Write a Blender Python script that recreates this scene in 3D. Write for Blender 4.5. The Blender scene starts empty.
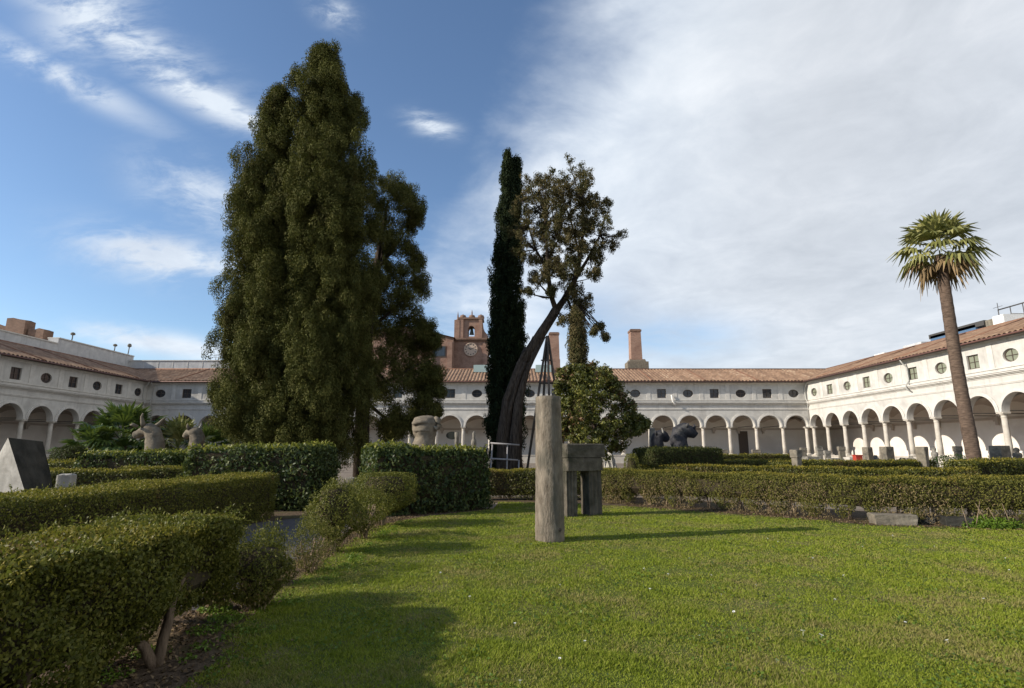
import bpy, math, random
import numpy as np
from mathutils import Vector
R = math.radians
C = bpy.context.scene.collection
scene = bpy.context.scene
rng = np.random.default_rng(7)
random.seed(7)

# ------------------------------------------------------------------ camera
FPX, PITCH, EYE = 538.4, R(11.07), 1.6
cam_d = bpy.data.cameras.new('camera'); cam = bpy.data.objects.new('camera', cam_d); C.objects.link(cam)
cam.location = (0, 0, EYE); cam.rotation_euler = (R(90) + PITCH, 0, 0)
cam_d.sensor_width = 36; cam_d.lens = FPX / 1024 * 36; cam_d.clip_start = .1; cam_d.clip_end = 3000
scene.camera = cam

# ------------------------------------------------------------------ light and exposure
SUN = Vector((-5.4, -1.4, 2.56)).normalized()
sd = bpy.data.lights.new('sun', 'SUN'); so = bpy.data.objects.new('sun', sd); C.objects.link(so)
sd.energy = 4.2; sd.angle = R(.53); sd.color = (1, .91, .78)
so.rotation_euler = (-SUN).to_track_quat('-Z', 'Y').to_euler()
vs = scene.view_settings
scene.display_settings.display_device = 'sRGB'
vs.view_transform = 'Standard'; vs.look = 'None'; vs.exposure = 0.52; vs.gamma = 1; vs.use_curve_mapping = False
SKY_STRENGTH = .122
SKY_ELEV = math.asin(SUN.z); SKY_ROT = math.atan2(SUN.x, SUN.y)

def ray(x, y):
    u = (x - 512) / FPX; v = (344 - y) / FPX
    return Vector((u, math.cos(PITCH) - v * math.sin(PITCH), math.sin(PITCH) + v * math.cos(PITCH)))
def at(x, y, Y):                       # the point at depth Y on the sight line of a photo pixel
    d = ray(x, y); t = Y / d.y
    return Vector((d.x * t, Y, EYE + d.z * t))
def on_ground(x, y, z=0):
    d = ray(x, y); t = (z - EYE) / d.z
    return Vector((d.x * t, d.y * t, z))

# ------------------------------------------------------------------ node helper
class NT:
    def __init__(s, tree): s.t = tree; s.n = tree.nodes; s.l = tree.links
    def add(s, typ, **kw):
        nd = s.n.new(typ)
        for k, v in kw.items(): setattr(nd, k, v)
        return nd
    def put(s, sock, v):
        if hasattr(v, 'is_linked') or isinstance(v, bpy.types.NodeSocket): s.l.new(v, sock)
        else: sock.default_value = v
    def math(s, op, a, b=None, c=None, clamp=False):
        nd = s.add('ShaderNodeMath', operation=op); nd.use_clamp = clamp
        s.put(nd.inputs[0], a)
        if b is not None: s.put(nd.inputs[1], b)
        if c is not None: s.put(nd.inputs[2], c)
        return nd.outputs[0]
    def mix(s, f, a, b, blend='MIX'):
        nd = s.add('ShaderNodeMix', data_type='RGBA', blend_type=blend)
        s.put(nd.inputs[0], f)
        s.put(nd.inputs[6], a if not isinstance(a, tuple) else a + (1,) * (4 - len(a)))
        s.put(nd.inputs[7], b if not isinstance(b, tuple) else b + (1,) * (4 - len(b)))
        return nd.outputs[2]
    def noise(s, vec, scale, detail=4, rough=.55, dim='3D', dist=0):
        nd = s.add('ShaderNodeTexNoise', noise_dimensions=dim)
        if vec is not None: s.l.new(vec, nd.inputs['Vector'])
        nd.inputs['Scale'].default_value = scale; nd.inputs['Detail'].default_value = detail
        nd.inputs['Roughness'].default_value = rough; nd.inputs['Distortion'].default_value = dist
        return nd.outputs['Fac']
    def ramp(s, f, stops):
        nd = s.add('ShaderNodeValToRGB'); s.put(nd.inputs[0], f)
        e = nd.color_ramp.elements
        while len(e) < len(stops): e.new(.5)
        for el, (p, c) in zip(e, stops):
            el.position = p; el.color = c + (1,) if isinstance(c, tuple) else (c, c, c, 1)
        return nd.outputs[0]
    def step(s, v, a, b):
        nd = s.add('ShaderNodeMapRange', interpolation_type='SMOOTHSTEP')
        s.put(nd.inputs[0], v); nd.inputs[1].default_value = a; nd.inputs[2].default_value = b
        return nd.outputs[0]

# ------------------------------------------------------------------ sky
def build_world():
    w = bpy.data.worlds.new('World'); scene.world = w; w.use_nodes = True
    T = NT(w.node_tree); T.n.clear()
    out = T.add('ShaderNodeOutputWorld')
    sky = T.add('ShaderNodeTexSky', sky_type='NISHITA')
    sky.sun_disc = False; sky.sun_elevation = SKY_ELEV; sky.sun_rotation = SKY_ROT
    sky.air_density = 1.0; sky.dust_density = .4; sky.ozone_density = 3.2
    bg = T.add('ShaderNodeBackground'); T.l.new(sky.outputs[0], bg.inputs[0]); bg.inputs[1].default_value = SKY_STRENGTH
    tc = T.add('ShaderNodeTexCoord'); d = tc.outputs['Generated']
    sp = T.add('ShaderNodeSeparateXYZ'); T.l.new(d, sp.inputs[0])
    X, Y, Z = sp.outputs
    yy = T.math('MAXIMUM', Y, .08)
    A = T.math('DIVIDE', X, yy); Q = T.math('DIVIDE', Z, yy)
    # plane of the cloud deck
    zz = T.math('ADD', T.math('MAXIMUM', Z, 0), .16)
    cv = T.add('ShaderNodeCombineXYZ'); T.l.new(T.math('DIVIDE', X, zz), cv.inputs[0]); T.l.new(T.math('DIVIDE', Y, zz), cv.inputs[1])
    P = cv.outputs[0]
    n1 = T.noise(P, .9, 7, .58, dist=.4); n2 = T.noise(P, 3.2, 8, .6, dist=.6); n3 = T.noise(P, .45, 5, .55)
    # the broad cloud sheet
    edge = T.math('ADD', T.math('SUBTRACT', A, T.math('MULTIPLY', Q, .42)), .235)
    edge = T.math('ADD', edge, T.math('MULTIPLY', T.math('SUBTRACT', n1, .5), .75))
    edge = T.math('ADD', edge, T.math('MULTIPLY', T.math('SUBTRACT', n2, .5), .22))
    m = T.step(edge, -.13, .24)
    m = T.math('MULTIPLY', m, .93)
    # blue gaps low over the far roof
    def blob(px, py, sx, sy, ang, flat=False):
        r = ray(px, py); a0, q0 = r.x / r.y, r.z / r.y
        da = T.math('SUBTRACT', A, a0); dq = T.math('SUBTRACT', Q, q0)
        ca, sa = math.cos(ang), math.sin(ang)
        u = T.math('ADD', T.math('MULTIPLY', da, ca / sx), T.math('MULTIPLY', dq, sa / sx))
        v = T.math('ADD', T.math('MULTIPLY', da, -sa / sy), T.math('MULTIPLY', dq, ca / sy))
        r2 = T.math('ADD', T.math('MULTIPLY', u, u), T.math('MULTIPLY', v, v))
        return T.math('POWER', 2.718, T.math('MULTIPLY', r2, -1))
    for g in ((665, 338, .15, .045, 0), (590, 325, .08, .07, .3)):
        m = T.math('MULTIPLY', m, T.math('SUBTRACT', 1, T.math('MULTIPLY', blob(*g), T.math('MULTIPLY', n2, 1.25)), clamp=True))
    # wisps
    aq = T.add('ShaderNodeCombineXYZ'); T.l.new(A, aq.inputs[0]); T.l.new(Q, aq.inputs[1])
    wn = T.add('ShaderNodeMapping'); T.l.new(aq.outputs[0], wn.inputs[0]); wn.inputs['Rotation'].default_value = (0, 0, R(28)); wn.inputs['Scale'].default_value = (1, 2.3, 1)
    sn = T.noise(wn.outputs[0], 3.2, 9, .62, dist=.5)
    s4 = T.noise(wn.outputs[0], 11, 7, .65, dist=.8); sm = T.step(T.math('ADD', T.math('MULTIPLY', sn, .72), T.math('MULTIPLY', s4, .28)), .40, .60)
    wisp = 0.0
    for (px, py, sx, sy, an, k) in ((110, 30, .26, .048, -.55, 1.0), (200, 95, .22, .034, -.5, 1.05), (60, 75, .22, .028, -.5, .75), (165, 258, .17, .045, -.22, 1.1),
                                 (200, 195, .13, .06, -.5, .7), (170, 345, .20, .022, -.15, .9), (432, 125, .045, .022, -.35, 1.3), (335, 12, .05, .03, -.6, .8),
                                 (120, 330, .10, .012, -.1, .6), (90, 15, .10, .09, -.6, .9)):
        b = T.math('MULTIPLY', blob(px, py, sx, sy, an), k)
        wisp = T.math('MAXIMUM', b, wisp)
    wisp = T.math('MULTIPLY', T.math('MULTIPLY', wisp, 1.25), T.math('ADD', T.math('MULTIPLY', sm, .92), T.math('MULTIPLY', n2, .12)), clamp=True)
    mask = T.math('MAXIMUM', m, T.math('MULTIPLY', wisp, .95), clamp=True)
    mask = T.math('MULTIPLY', mask, T.step(Z, -.02, .03))
    # cloud brightness: bright near the edge, greyer in the thick of the sheet
    n5 = T.noise(P, 7.5, 7, .62, dist=.7); tone = T.math('ADD', T.math('ADD', T.math('MULTIPLY', n1, .46), T.math('MULTIPLY', n2, .38)), T.math('MULTIPLY', n5, .16))
    thick = T.step(T.math('SUBTRACT', A, T.math('MULTIPLY', Q, .2)), -.1, .55)
    bright = T.ramp(tone, [(.36, (.50, .56, .65)), (.50, (.62, .68, .75)), (.64, (.78, .82, .86))])
    grey = T.ramp(tone, [(.36, (.455, .485, .525)), (.50, (.55, .58, .62)), (.64, (.68, .70, .73))])
    col = T.mix(thick, bright, grey)
    cb = T.add('ShaderNodeBackground'); T.l.new(col, cb.inputs[0]); cb.inputs[1].default_value = .93
    mx = T.add('ShaderNodeMixShader'); T.l.new(mask, mx.inputs[0]); T.l.new(bg.outputs[0], mx.inputs[1]); T.l.new(cb.outputs[0], mx.inputs[2])
    T.l.new(mx.outputs[0], out.inputs[0])
build_world()

# ------------------------------------------------------------------ materials
def new_mat(name):
    m = bpy.data.materials.new(name); m.use_nodes = True
    T = NT(m.node_tree); b = T.n['Principled BSDF']
    return m, T, b
def surf(name, c1, c2, scale=3, rough=.85, bump=.0, bscale=None, c3=None, s3=.6, detail=6, spec=.12, stretch=None, streak=None):
    """two-tone mottled surface; c3: large stains; streak: run-off streaks down walls"""
    m, T, b = new_mat(name)
    tc = T.add('ShaderNodeTexCoord'); v = tc.outputs['Object']
    if stretch:
        mp = T.add('ShaderNodeMapping'); T.l.new(v, mp.inputs[0]); mp.inputs['Scale'].default_value = stretch; v = mp.outputs[0]
    f = T.noise(v, scale, detail, .6)
    col = T.ramp(f, [(.32, c1), (.68, c2)])
    if c3:
        g = T.noise(v, s3, 5, .6, dist=.5)
        col = T.mix(T.step(g, .48, .68), col, c3)
    if streak:
        mp = T.add('ShaderNodeMapping'); T.l.new(tc.outputs['Object'], mp.inputs[0]); mp.inputs['Scale'].default_value = (2.2, 2.2, .16)
        g = T.noise(mp.outputs[0], 1.3, 6, .65)
        col = T.mix(T.math('MULTIPLY', T.step(g, .5, .75), .55), col, streak)
    T.l.new(col, b.inputs['Base Color']); b.inputs['Roughness'].default_value = rough; b.inputs['Specular IOR Level'].default_value = spec
    if bump:
        bn = T.add('ShaderNodeBump'); T.l.new(T.noise(v, bscale or scale * 4, 6, .65), bn.inputs['Height'])
        bn.inputs['Strength'].default_value = bump; bn.inputs['Distance'].default_value = .03
        T.l.new(bn.outputs[0], b.inputs['Normal'])
    return m
def leaf_mat(name, stops, rough=.5, trans=.25, patch=None, pscale=1.2, spec=.4, pr=(.5, .62), wr=.7, wb=.35, bs=2.3):
    m, T, b = new_mat(name)
    g = T.add('ShaderNodeNewGeometry'); tc = T.add('ShaderNodeTexCoord')
    big = T.noise(tc.outputs['Object'], bs, 4, .6)
    f = T.math('ADD', T.math('MULTIPLY', g.outputs['Random Per Island'], wr), T.math('MULTIPLY', big, wb), clamp=True)
    col = T.ramp(f, stops)
    if patch:
        n = T.noise(tc.outputs['Object'], pscale, 4, .6)
        n = T.math('ADD', n, T.math('MULTIPLY', T.math('SUBTRACT', g.outputs['Random Per Island'], .5), .22))
        col = T.mix(T.step(n, *pr), col, patch)
    T.l.new(col, b.inputs['Base Color']); b.inputs['Roughness'].default_value = rough; b.inputs['Specular IOR Level'].default_value = spec
    tr = T.add('ShaderNodeBsdfTranslucent'); T.l.new(T.mix(.5, col, (.12, .16, .02)), tr.inputs[0])
    mx = T.add('ShaderNodeMixShader'); mx.inputs[0].default_value = trans
    T.l.new(b.outputs[0], mx.inputs[1]); T.l.new(tr.outputs[0], mx.inputs[2])
    T.l.new(mx.outputs[0], T.n['Material Output'].inputs[0])
    return m
def plain(name, c, rough=.5, metal=0, spec=.5):
    m, T, b = new_mat(name)
    tc = T.add('ShaderNodeTexCoord'); n = T.noise(tc.outputs['Object'], 5, 4)
    T.l.new(T.mix(n, tuple(x * .85 for x in c), tuple(min(1, x * 1.12) for x in c)), b.inputs['Base Color'])
    b.inputs['Roughness'].default_value = rough; b.inputs['Metallic'].default_value = metal; b.inputs['Specular IOR Level'].default_value = spec
    return m
def brick_mat(name, c1, c2, mortar, scale=1.0):
    m, T, b = new_mat(name)
    tc = T.add('ShaderNodeTexCoord')
    sp = T.add('ShaderNodeSeparateXYZ'); T.l.new(tc.outputs['Object'], sp.inputs[0])
    cb = T.add('ShaderNodeCombineXYZ'); T.l.new(T.math('ADD', sp.outputs[0], sp.outputs[1]), cb.inputs[0]); T.l.new(sp.outputs[2], cb.inputs[1])
    br = T.add('ShaderNodeTexBrick'); T.l.new(cb.outputs[0], br.inputs['Vector'])
    br.inputs['Color1'].default_value = c1 + (1,); br.inputs['Color2'].default_value = c2 + (1,); br.inputs['Mortar'].default_value = mortar + (1,)
    br.inputs['Scale'].default_value = scale; br.inputs['Brick Width'].default_value = .32; br.inputs['Row Height'].default_value = .11; br.inputs['Mortar Size'].default_value = .012
    n = T.noise(tc.outputs['Object'], .8, 6, .65)
    col = T.mix(T.math('MULTIPLY', T.step(n, .4, .7), .6), br.outputs[0], tuple(x * .62 for x in c2))
    T.l.new(col, b.inputs['Base Color']); b.inputs['Roughness'].default_value = .9
    bn = T.add('ShaderNodeBump'); T.l.new(n, bn.inputs['Height']); bn.inputs['Strength'].default_value = .5; T.l.new(bn.outputs[0], b.inputs['Normal'])
    return m

M = {}
M['plaster'] = surf('plaster', (.49, .47, .43), (.59, .57, .525), 1.4, .9, .15, 6, c3=(.42, .40, .365), s3=.35, streak=(.30, .285, .265))
M['plaster_trim'] = surf('plaster_trim', (.51, .485, .44), (.63, .605, .555), 2, .9, .1, 6, streak=(.36, .34, .31))
M['plaster_gallery'] = surf('plaster_gallery', (.66, .615, .56), (.74, .695, .64), .8, .9, .05, 4, c3=(.60, .55, .50), s3=.3)
M['vault'] = surf('vault', (.42, .36, .31), (.50, .44, .38), .8, .9)
M['column_stone'] = surf('column_stone', (.43, .39, .33), (.54, .50, .435), 3, .75, .1)
M['gallery_floor'] = surf('gallery_floor', (.30, .25, .21), (.38, .33, .28), 2, .8)
M['iron'] = plain('iron', (.06, .055, .05), .6)
M['timber_dark'] = plain('timber_dark', (.05, .04, .032), .8)
M['pane_dark'] = plain('pane_dark', (.035, .037, .042), .12, 0, .6)
M['pane_pale'] = plain('pane_pale', (.22, .235, .17), .35)
M['window_frame'] = plain('window_frame', (.075, .055, .042), .7)
M['metal_pipe'] = plain('metal_pipe', (.42, .41, .38), .5)
M['white_paint'] = plain('white_paint', (.72, .70, .66), .6)
M['grey_paint'] = plain('grey_paint', (.27, .255, .25), .7)
M['gravel'] = surf('gravel', (.15, .122, .095), (.30, .25, .20), 30, .95, .5, 60, c3=(.13, .105, .08), s3=.4)
M['path'] = surf('path', (.085, .08, .083), (.15, .142, .14), 26, .95, .5, 70, c3=(.10, .092, .085), s3=.7)
M['soil'] = surf('soil', (.06, .042, .028), (.155, .112, .075), 14, .95, .7, 40, c3=(.10, .085, .04), s3=1.3)
M['brick'] = brick_mat('brick', (.33, .185, .125), (.25, .13, .088), (.32, .26, .21))
M['brick_old'] = brick_mat('brick_old', (.25, .14, .09), (.17, .095, .062), (.20, .16, .13))
M['concrete'] = surf('concrete', (.42, .42, .42), (.55, .55, .54), 1.5, .9, .1, streak=(.28, .28, .28))
M['marble'] = surf('marble', (.28, .265, .235), (.46, .44, .40), 4, .75, .4, 14, c3=(.26, .25, .22), s3=1.6)
M['marble_dark'] = surf('marble_dark', (.022, .022, .019), (.062, .058, .050), 3, .85, .6, 12, c3=(.035, .04, .03), s3=1.1)  # near-black albedo carries the shade of the wedge block's unlit face
M['stone_grey'] = surf('stone_grey', (.135, .116, .09), (.25, .22, .17), 4, .9, .6, 16, c3=(.09, .085, .07), s3=1.5)
M['marble_old'] = surf('marble_old', (.155, .145, .122), (.285, .265, .225), 5, .9, .6, 18, c3=(.095, .088, .07), s3=2.0)
M['stone_head'] = surf('stone_head', (.13, .108, .08), (.25, .212, .16), 5, .9, .6, 14, c3=(.14, .12, .095), s3=1.8)
M['stone_head_dark'] = surf('stone_head_dark', (.022, .023, .028), (.058, .058, .065), 5, .85, .6, 14, c3=(.10, .097, .094), s3=2.0)
M['bark'] = surf('bark', (.020, .015, .012), (.105, .082, .064), 9, .95, 1.0, 12, stretch=(2.2, 2.2, .35))
M['twig_bark'] = surf('twig_bark', (.09, .065, .045), (.24, .175, .12), 8, .95, .9, 22, stretch=(2, 2, .5))
M['bark_grey'] = surf('bark_grey', (.09, .075, .06), (.30, .25, .20), 6, .95, 1.0, 14, stretch=(2.4, 2.4, .3))
M['twig'] = surf('twig', (.17, .12, .08), (.34, .255, .175), 14, .9, .5, 40)
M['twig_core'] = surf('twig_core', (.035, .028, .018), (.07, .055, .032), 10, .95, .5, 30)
M['palm_trunk'] = surf('palm_trunk', (.065, .046, .035), (.17, .122, .092), 5, .95, .9, 12, stretch=(1, 1, 3.5))
M['wood_grey'] = surf('wood_grey', (.11, .095, .08), (.20, .175, .15), 8, .9, .4, 20, stretch=(3, 3, .4))
M['red'] = plain('red', (.38, .04, .02), .6)
M['blue'] = plain('blue', (.075, .135, .22), .5)
M['glass_roof'] = plain('glass_roof', (.33, .42, .40), .2)
M['clock_face'] = plain('clock_face', (.50, .38, .29), .7)
M['bronze'] = plain('bronze', (.10, .12, .09), .5, .4)
M['daisy'] = plain('daisy', (.85, .85, .82), .6)

M['cypress_leaf'] = leaf_mat('cypress_leaf', [(.0, (.034, .041, .012)), (.5, (.088, .092, .025)), (1, (.185, .170, .050))], .75, .12, spec=.1, patch=(.095, .078, .030), pscale=.45, pr=(.58, .80), wr=.45, wb=.6, bs=1.6)
M['cypress_dark'] = leaf_mat('cypress_dark', [(.0, (.012, .020, .010)), (.5, (.024, .036, .016)), (1, (.046, .058, .024))], .75, .1, spec=.1, wr=.45, wb=.55)
M['cypress_brown'] = leaf_mat('cypress_brown', [(.0, (.058, .050, .021)), (.5, (.118, .096, .044)), (1, (.205, .16, .082))], .75, .15, spec=.1, patch=(.065, .066, .026), pscale=.7, wr=.45, wb=.6)
M['box_leaf'] = leaf_mat('box_leaf', [(.0, (.040, .047, .008)), (.5, (.112, .118, .017)), (1, (.23, .21, .036))], .55, .28, spec=.25, patch=(.145, .085, .03), pscale=1.3, pr=(.60, .74))
M['box_dry'] = leaf_mat('box_dry', [(.0, (.055, .060, .012)), (.5, (.130, .130, .026)), (1, (.235, .21, .05))], .6, .28, spec=.2, patch=(.20, .13, .06), pscale=1.1, pr=(.60, .74))
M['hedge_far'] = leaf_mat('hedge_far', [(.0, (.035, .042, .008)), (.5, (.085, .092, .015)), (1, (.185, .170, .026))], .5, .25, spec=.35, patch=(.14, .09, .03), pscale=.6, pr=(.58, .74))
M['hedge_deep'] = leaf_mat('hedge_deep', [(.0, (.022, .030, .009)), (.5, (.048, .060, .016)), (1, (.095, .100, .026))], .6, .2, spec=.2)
M['tan_leaf'] = leaf_mat('tan_leaf', [(.0, (.12, .085, .042)), (.5, (.23, .175, .09)), (1, (.37, .29, .16))], .8, .15, spec=.1)
M['box_tip_sunlit'] = leaf_mat('box_tip_sunlit', [(.0, (.10, .10, .015)), (.5, (.22, .185, .024)), (1, (.35, .28, .05))], .55, .35, spec=.25)  # young growth, with the sunlit yellow of the hedge tops put into the colour
M['laurel_leaf'] = leaf_mat('laurel_leaf', [(.0, (.020, .036, .013)), (.5, (.045, .072, .022)), (1, (.165, .185, .05))], .52, .26, spec=.28)
M['laurel_tip_sunlit'] = leaf_mat('laurel_tip_sunlit', [(.0, (.09, .115, .02)), (.5, (.19, .20, .03)), (1, (.33, .30, .05))], .45, .35, spec=.35)  # young laurel leaves, their sunlit tone painted in as well
M['magnolia_leaf'] = leaf_mat('magnolia_leaf', [(.0, (.028, .036, .008)), (.5, (.095, .105, .018)), (1, (.21, .195, .036))], .5, .2, spec=.4, patch=(.125, .062, .026), pscale=.7, pr=(.56, .70))
M['fan_leaf'] = leaf_mat('fan_leaf', [(.0, (.10, .108, .030)), (.5, (.23, .23, .07)), (1, (.38, .35, .14))], .5, .25, spec=.35)
M['fan_leaf_deep'] = leaf_mat('fan_leaf_deep', [(.0, (.035, .065, .015)), (.5, (.075, .12, .022)), (1, (.15, .20, .05))], .42, .25, spec=.45)
M['fan_dead'] = leaf_mat('fan_dead', [(.0, (.11, .075, .04)), (.5, (.24, .165, .085)), (1, (.36, .26, .14))], .7, .15, spec=.2)
M['weed_leaf'] = leaf_mat('weed_leaf', [(.0, (.07, .13, .012)), (.5, (.13, .22, .02)), (1, (.22, .31, .04))], .5, .35, spec=.35)
M['grass_blade'] = leaf_mat('grass_blade', [(.0, (.105, .152, .012)), (.42, (.215, .272, .022)), (.75, (.315, .350, .042)), (1, (.45, .395, .11))], .6, .38, spec=.2, patch=(.33, .28, .10), pscale=.9, pr=(.47, .70), wr=.5, wb=.62, bs=1.7)
M['clover'] = leaf_mat('clover', [(.0, (.05, .095, .012)), (.5, (.095, .16, .018)), (1, (.17, .235, .03))], .5, .3, spec=.3)
M['lawn'] = surf('lawn', (.055, .075, .014), (.12, .14, .03), 9, .95, .5, 40, c3=(.16, .135, .06), s3=.75)
M['dead_leaf'] = leaf_mat('dead_leaf', [(.0, (.065, .042, .022)), (.5, (.15, .10, .052)), (1, (.27, .20, .115))], .8, .1, spec=.2)

# ------------------------------------------------------------------ mesh helpers
class MB:
    """collects shapes, links them as one mesh object"""
    def __init__(s): s.v = []; s.f = []; s.sm = []
    def face(s, pts, smooth=False):
        i = len(s.v); s.v += [tuple(p) for p in pts]; s.f.append(tuple(range(i, i + len(pts)))); s.sm.append(smooth)
    def grid(s, rows, closed=False, smooth=True, caps=False):
        i0 = len(s.v); n = len(rows[0])
        for r in rows: s.v += [tuple(p) for p in r]
        for a in range(len(rows) - 1):
            for b in range(n if closed else n - 1):
                c = (b + 1) % n
                s.f.append((i0 + a * n + b, i0 + a * n + c, i0 + (a + 1) * n + c, i0 + (a + 1) * n + b)); s.sm.append(smooth)
        if caps:
            s.f.append(tuple(i0 + k for k in reversed(range(n)))); s.sm.append(False)
            s.f.append(tuple(i0 + (len(rows) - 1) * n + k for k in range(n))); s.sm.append(False)
    def box(s, x0, x1, y0, y1, z0, z1, bev=0, taper=0):
        if bev > 0:
            b = bev
            def ring(z, i, t=0): return [(x0+i+t+b, y0+i+t, z), (x1-i-t-b, y0+i+t, z), (x1-i-t, y0+i+t+b, z), (x1-i-t, y1-i-t-b, z), (x1-i-t-b, y1-i-t, z), (x0+i+t+b, y1-i-t, z), (x0+i+t, y1-i-t-b, z), (x0+i+t, y0+i+t+b, z)]
            s.grid([ring(z0, b*.5), ring(z0 + b*.7, 0), ring(z1 - b*.7, 0, taper), ring(z1, b*.7, taper)], True, False, True)
            return
        p = [(x0, y0, z0), (x1, y0, z0), (x1, y1, z0), (x0, y1, z0), (x0+taper, y0+taper, z1), (x1-taper, y0+taper, z1), (x1-taper, y1-taper, z1), (x0+taper, y1-taper, z1)]
        i = len(s.v); s.v += p
        for f in ((0, 3, 2, 1), (4, 5, 6, 7), (0, 1, 5, 4), (1, 2, 6, 5), (2, 3, 7, 6), (3, 0, 4, 7)):
            s.f.append(tuple(i + k for k in f)); s.sm.append(False)
    def lathe(s, prof, cx=0, cy=0, n=16, smooth=True, jit=0):
        rows = []
        for r, z in prof:
            rows.append([(cx + r * math.cos(2*math.pi*k/n), cy + r * math.sin(2*math.pi*k/n), z) for k in range(n)])
        s.grid(rows, True, smooth, True)
    def tube(s, pts, rad, n=8, wob=0, caps=True):
        pts = [Vector(p) for p in pts]; rows = []
        up = Vector((.12, .31, .95)) if abs((pts[-1] - pts[0]).normalized().z) < .9 else Vector((1, .1, 0))
        for i, p in enumerate(pts):
            t = (pts[min(i+1, len(pts)-1)] - pts[max(i-1, 0)]).normalized()
            a = t.cross(up).normalized(); b = t.cross(a).normalized()
            r = rad[i] if hasattr(rad, '__len__') else rad
            rows.append([p + a * (r*(1+wob*math.sin(3*q+i*.3+p.x*5)+wob*.6*math.sin(5*q-i*.2))) * math.cos(q) + b * (r*(1+wob*math.sin(3*q+i*.3+p.x*5))) * math.sin(q) for q in [2*math.pi*k/n for k in range(n)]])
        s.grid(rows, True, True, caps)
    def build(s, name, mat, parent=None, loc=None):
        me = bpy.data.meshes.new(name); me.from_pydata(s.v, [], s.f)
        me.polygons.foreach_set('use_smooth', s.sm); me.materials.append(M[mat] if isinstance(mat, str) else mat)
        me.validate(); me.update()
        o = bpy.data.objects.new(name, me); C.objects.link(o)
        if parent: o.parent = parent
        if loc is not None: o.location = loc
        return o
def tag(o, label, cat, group=None, kind=None):
    o['label'] = label; o['category'] = cat
    if group: o['group'] = group
    if kind: o['kind'] = kind
    return o
def thing(name, label, cat, loc=(0, 0, 0), rz=0, group=None):
    o = bpy.data.objects.new(name, None); C.objects.link(o); o.location = loc; o.rotation_euler = (0, 0, rz)
    o.empty_display_size = .2
    return tag(o, label, cat, group)
def copy_tree(o, parent=None):
    c = o.copy(); C.objects.link(c); c.parent = parent
    for ch in list(o.children): copy_tree(ch, c)
    return c
def structure(o): o['kind'] = 'structure'; return o
def smooth_noise(P, scale, seed, octaves=3):
    r = np.random.default_rng(seed); out = np.zeros(len(P)); amp = 1; tot = 0
    for o in range(octaves):
        for k in range(5):
            d = r.normal(size=3); d /= np.linalg.norm(d)
            out += amp * np.sin(P @ d * scale * (2**o) * (1 + .4 * r.random()) + r.random() * 6.28)
        tot += amp * 2; amp *= .55
    return out / tot
def raw_mesh(name, V, nper, mat, parent=None, quads=True):
    """V: (N*nper,3), each consecutive nper vertices are one face"""
    n = len(V) // nper
    me = bpy.data.meshes.new(name)
    me.vertices.add(n * nper); me.vertices.foreach_set('co', np.ascontiguousarray(V, dtype=np.float32).ravel())
    me.loops.add(n * nper); me.loops.foreach_set('vertex_index', np.arange(n * nper, dtype=np.int32))
    me.polygons.add(n); me.polygons.foreach_set('loop_start', np.arange(0, n * nper, nper, dtype=np.int32))
    me.polygons.foreach_set('loop_total', np.full(n, nper, dtype=np.int32))
    me.materials.append(M[mat]); me.update(calc_edges=True)
    o = bpy.data.objects.new(name, me); C.objects.link(o)
    if parent: o.parent = parent
    return o
def unit(a): return a / np.maximum(np.linalg.norm(a, axis=1, keepdims=True), 1e-9)
def leaf_verts(P, N, L, W, spread=.6, along=0.0, up=0.0, fold=.15):
    """rhombic leaves at P whose blades face N (jittered by spread); along: 0 = leaf lies in the surface, 1 = leaf points out along N"""
    n = len(P); L = np.broadcast_to(np.asarray(L, float), (n,)) * rng.uniform(.65, 1.25, n); W = np.broadcast_to(np.asarray(W, float), (n,)) * rng.uniform(.7, 1.2, n)
    nn = unit(N + spread * rng.normal(size=(n, 3)))
    t = rng.normal(size=(n, 3)); t[:, 2] += up
    a = t - nn * np.sum(t * nn, axis=1, keepdims=True); a = unit(a)
    if along: a = unit(a * (1 - along) + unit(N + .3 * rng.normal(size=(n, 3)) + np.array([0, 0, up])) * along)
    b = unit(np.cross(nn, a)); nn = np.cross(a, b)
    V = np.empty((n, 4, 3))
    V[:, 0] = P - a * (L * .5)[:, None]; V[:, 2] = P + a * (L * .5)[:, None] - nn * (L * fold)[:, None]
    V[:, 1] = P + b * (W * .5)[:, None] + nn * (W * fold)[:, None]; V[:, 3] = P - b * (W * .5)[:, None] + nn * (W * fold)[:, None]
    return V.reshape(-1, 3)

# ------------------------------------------------------------------ ground
def sheet(name, pts, z, mat):
    b = MB(); b.face([(x, y, z) for x, y in pts]); return structure(b.build(name, mat))
sheet('ground', [(-700, -300), (700, -300), (700, 1200), (-700, 1200)], 0, 'gravel')
sheet('path', [(-6.1, -6), (-3.15, -6), (-3.05, 5), (-3.15, 10.5), (-3.7, 13.2), (-5.0, 14.55), (-5.6, 14.2), (-6.1, 13.2)], .004, 'path')
LAWN = [(-2.3, -6), (-2.25, 4.6), (-2.6, 5.3), (-2.75, 7.5), (-2.85, 9.4), (-2.9, 11.7), (-2.3, 13.3), (-.5, 15.4), (-.4, 17.3), (1.2, 17.0), (3.1, 16.1), (5.75, 14.15), (7.7, 12.25), (10.3, 11.4), (13.5, 10.7), (24, 8.5), (24, -6)]
sheet('lawn', LAWN, .004, 'lawn')
sheet('soil', [(-4.1, -6), (-2.1, -6), (-2.0, 4.2), (-2.5, 5.3), (-2.7, 7.5), (-2.8, 9.4), (-2.85, 11.7), (-2.3, 13.3), (-.6, 15.2), (-1.2, 16), (-3.6, 13.2), (-3.15, 10.5), (-3.1, 5.9), (-4.0, 5.5)], .008, 'soil')
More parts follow.
